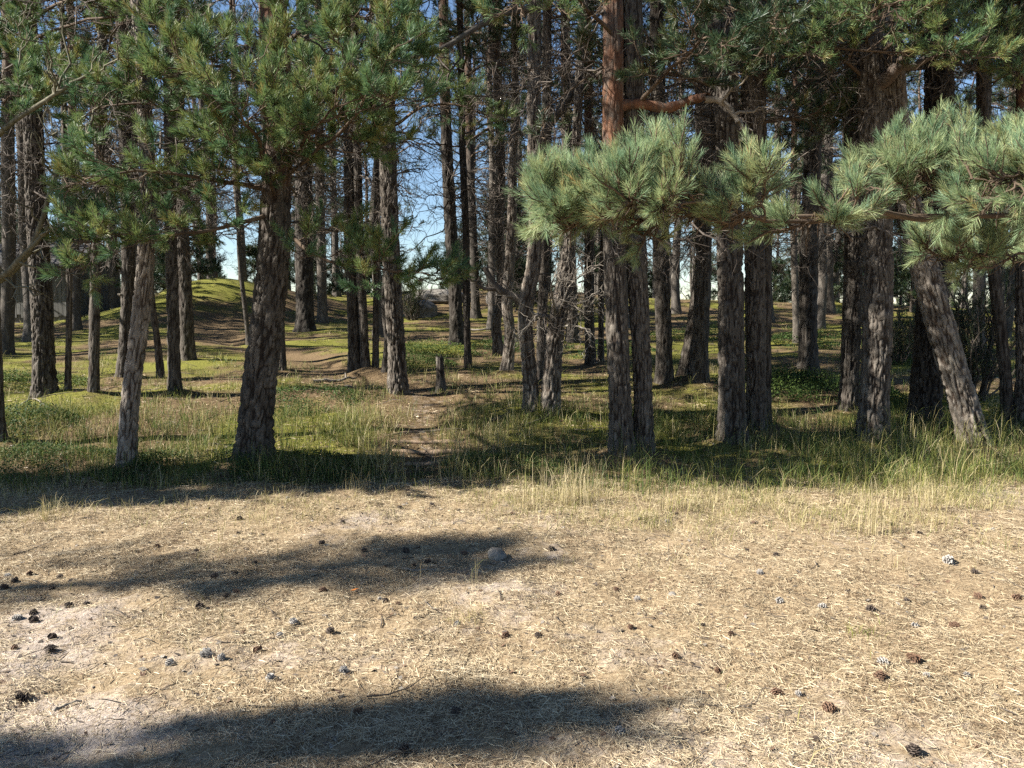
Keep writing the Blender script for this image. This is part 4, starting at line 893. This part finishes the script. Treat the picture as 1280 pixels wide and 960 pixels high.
juniper(515, 400, 1.2, 1.6, 7, 'round green young pine bush on the ridge under the bright sky gap')

def young_pine(seed, h, w):
    rng = rs(seed); ns = 46; z = h * rng.uniform(.05, .95, ns); az = rng.uniform(0, 6.28, ns); L = w * (1.05 - .8 * z / h) * rng.uniform(.5, 1.1, ns)
    limb_ = curves(np.stack([0 * z, 0 * z, z], 1), np.stack([np.cos(az), np.sin(az), 0 * z + .35], 1), L, 6, rng, None, .12)
    a = MB(); tubes(a, np.linspace([0, 0, -.1], [0, 0, h], 8)[None], np.linspace(.05, .01, 8)[None], 8, 0); tubes(a, limb_, np.linspace(.016, .005, 6)[None], 4, 0)
    b = MB(); sub, _ = spawn(limb_, 6, .2, 1, .5, .8, .2, rng, 4, .4, .4, .2, .12); sh, _ = spawn(sub, 8, .2, 1, .22, .7, .3, rng, 3, .3, .2, .2, .05)
    dd = nz(sh[:, -1] - sh[:, 0]); needles(b, sh[:, 0], dd, np.full(len(sh), .16), 24, .085, .010, rng, 1, 1.1, .5, rng.uniform(0, 1, len(sub)).repeat(8) * .7 + .1); tubes(b, sub, np.linspace(.005, .003, 4)[None], 3, 0)
    return a.mesh('trunk', [TWIG]), b.mesh('crown', [TWIG, NEEDLE])
YP = [young_pine(400 + i, 2.6 + .7 * i, 1.1 + .15 * i) for i in range(4)]
rng = random.Random(21); yp = []; tries = 0
while len(yp) < 46 and tries < 5000:
    tries += 1; px = rng.uniform(-20, 1300); y = rng.uniform(24, 62)
    if 480 < px < 575 and y < 75 or 690 < px < 735 or (px < 130 and y < 34) or (230 < px < 320 and y < 40): continue
    x = (px - 640) / FPX * y
    if any((x - a) ** 2 + (y - b) ** 2 < 1.2 for a, b in used): continue
    used.append((x, y)); yp.append((px, x, y))
yp.sort(); gaps = {}
for px, x, y in yp:
    l = [q for p_, q in near_px if p_ <= px]; r = [q for p_, q in near_px if p_ > px]; gaps.setdefault((l[-1] if l else None, r[0] if r else None), []).append((x, y))
for (l, r), items in gaps.items():
    where = f'between {l} and {r}' if l and r else (f'right of {l}' if l else f'left of {r}')
    for i, (x, y) in enumerate(items):
        root = empty('young_pine', (x, y, float(height(np.array([x]), np.array([y]), False)[0]))); k = rng.randrange(4); q = rng.uniform(.75, 1.25)
        tag(root, f'bushy low pine far back {where}' if len(items) == 1 else f'{ORD[i]} of bushy low pines {where}', 'tree', 'bushy young pines at the far edge of the wood')
        root.rotation_euler = (0, 0, rng.uniform(0, 6.28)); root.scale = (q * 1.15, q * 1.15, q); link('trunk', YP[k][0], root); link('crown', YP[k][1], root)

# ------------------------------------------------------------------ shed
def shed():
    X0, X1, Y0, Y1 = -21.5, -15.2, 26.8, 30.2
    z = float(height(np.array([-17.]), np.array([26.8]), False)[0]); root = empty('shed', (X0, Y0, z)); tag(root, 'old grey board shed in the shade behind the trunks at far left', 'shed')
    def box(mb, a, b, t=.5):
        a = np.array(a, float); b = np.array(b, float); q = np.array([(0, 0, 0), (1, 0, 0), (1, 1, 0), (0, 1, 0), (0, 0, 1), (1, 0, 1), (1, 1, 1), (0, 1, 1)]); mb.add(a + (b - a) * q, [[0, 3, 2, 1], [4, 5, 6, 7], [0, 1, 5, 4], [1, 2, 6, 5], [2, 3, 7, 6], [3, 0, 4, 7]], 0, t)
    rng = random.Random(3); W, D = X1 - X0, Y1 - Y0
    mb = MB(); box(mb, (.03, .03, -.3), (W - .03, D - .03, 1.95)); x = 0
    while x < W - .05:
        w = rng.uniform(.13, .19); box(mb, (x, -.012 - rng.uniform(0, .012), rng.uniform(.1, .3)), (min(x + w - .012, W), .028, 1.98 + rng.uniform(-.02, .02))); x += w
    y = .04
    while y < D - .05:
        w = rng.uniform(.13, .19); box(mb, (W - .028, y, rng.uniform(.1, .3)), (W + .012 + rng.uniform(0, .012), min(y + w - .012, D), 1.95)); y += w
    mb.build('wall', [BOARD], root, False)
    mb = MB(); th = .09
    for s in (0, 1):
        yy = (-.35, D * .5, D + .35); a, b = (yy[0], yy[1]) if s == 0 else (yy[1], yy[2]); za, zb = (1.92, 2.75) if s == 0 else (2.75, 1.92)
        V = [(-.3, a, za), (W + .3, a, za), (W + .3, b, zb), (-.3, b, zb), (-.3, a, za + th), (W + .3, a, za + th), (W + .3, b, zb + th), (-.3, b, zb + th)]
        mb.add(V, [[0, 3, 2, 1], [4, 5, 6, 7], [0, 1, 5, 4], [1, 2, 6, 5], [2, 3, 7, 6], [3, 0, 4, 7]])
    mb.build('roof', [ROOFM], root, False)
    mb = MB(); V = [(W - .02, .02, 1.93), (W - .02, D - .02, 1.93), (W - .02, D * .5, 2.72)]; mb.add(V, [[0, 1, 2]]); mb.build('gable', [BOARD], root, False)
shed()

# ------------------------------------------------------------------ light, sky, camera
AZ, EL = math.radians(192), math.radians(37)      # direction towards the sun
sd = np.array([math.cos(AZ) * math.cos(EL), math.sin(AZ) * math.cos(EL), math.sin(EL)])
w = bpy.data.worlds.new('World'); SC.world = w; w.use_nodes = True; nt = w.node_tree; bg = nt.nodes['Background']
sky = nt.nodes.new('ShaderNodeTexSky'); sky.sky_type = 'NISHITA'; sky.sun_disc = False; sky.sun_elevation = EL; sky.sun_rotation = math.atan2(sd[0], sd[1]); sky.dust_density = 0; sky.air_density = 1.0; sky.ozone_density = 3.0; sky.altitude = 600
nt.links.new(sky.outputs[0], bg.inputs[0]); bg.inputs[1].default_value = .052
sun = bpy.data.lights.new('sun', 'SUN'); sun.energy = 5.0; sun.angle = math.radians(.5); sun.color = (1, .95, .86)
so = bpy.data.objects.new('sun', sun); C.objects.link(so)
from mathutils import Vector
so.rotation_euler = Vector(sd).to_track_quat('Z', 'Y').to_euler()
cam = bpy.data.cameras.new('camera'); cam.sensor_width = 36; cam.lens = 36 * FPX / 1280; cam.clip_end = 3000; cam.clip_start = .05
co = bpy.data.objects.new('camera', cam); C.objects.link(co); co.location = (0, 0, CAMZ); co.rotation_euler = (PI / 2 - PITCH, 0, 0); SC.camera = co
vs = SC.view_settings; vs.view_transform = 'Standard'; vs.look = 'None'; vs.exposure = 1.72; vs.gamma = 1; vs.use_curve_mapping = False
cy = SC.cycles; cy.max_bounces = 6; cy.diffuse_bounces = 3; cy.glossy_bounces = 2; cy.transmission_bounces = 3; cy.use_denoising = False; cy.caustics_reflective = False; cy.caustics_refractive = False
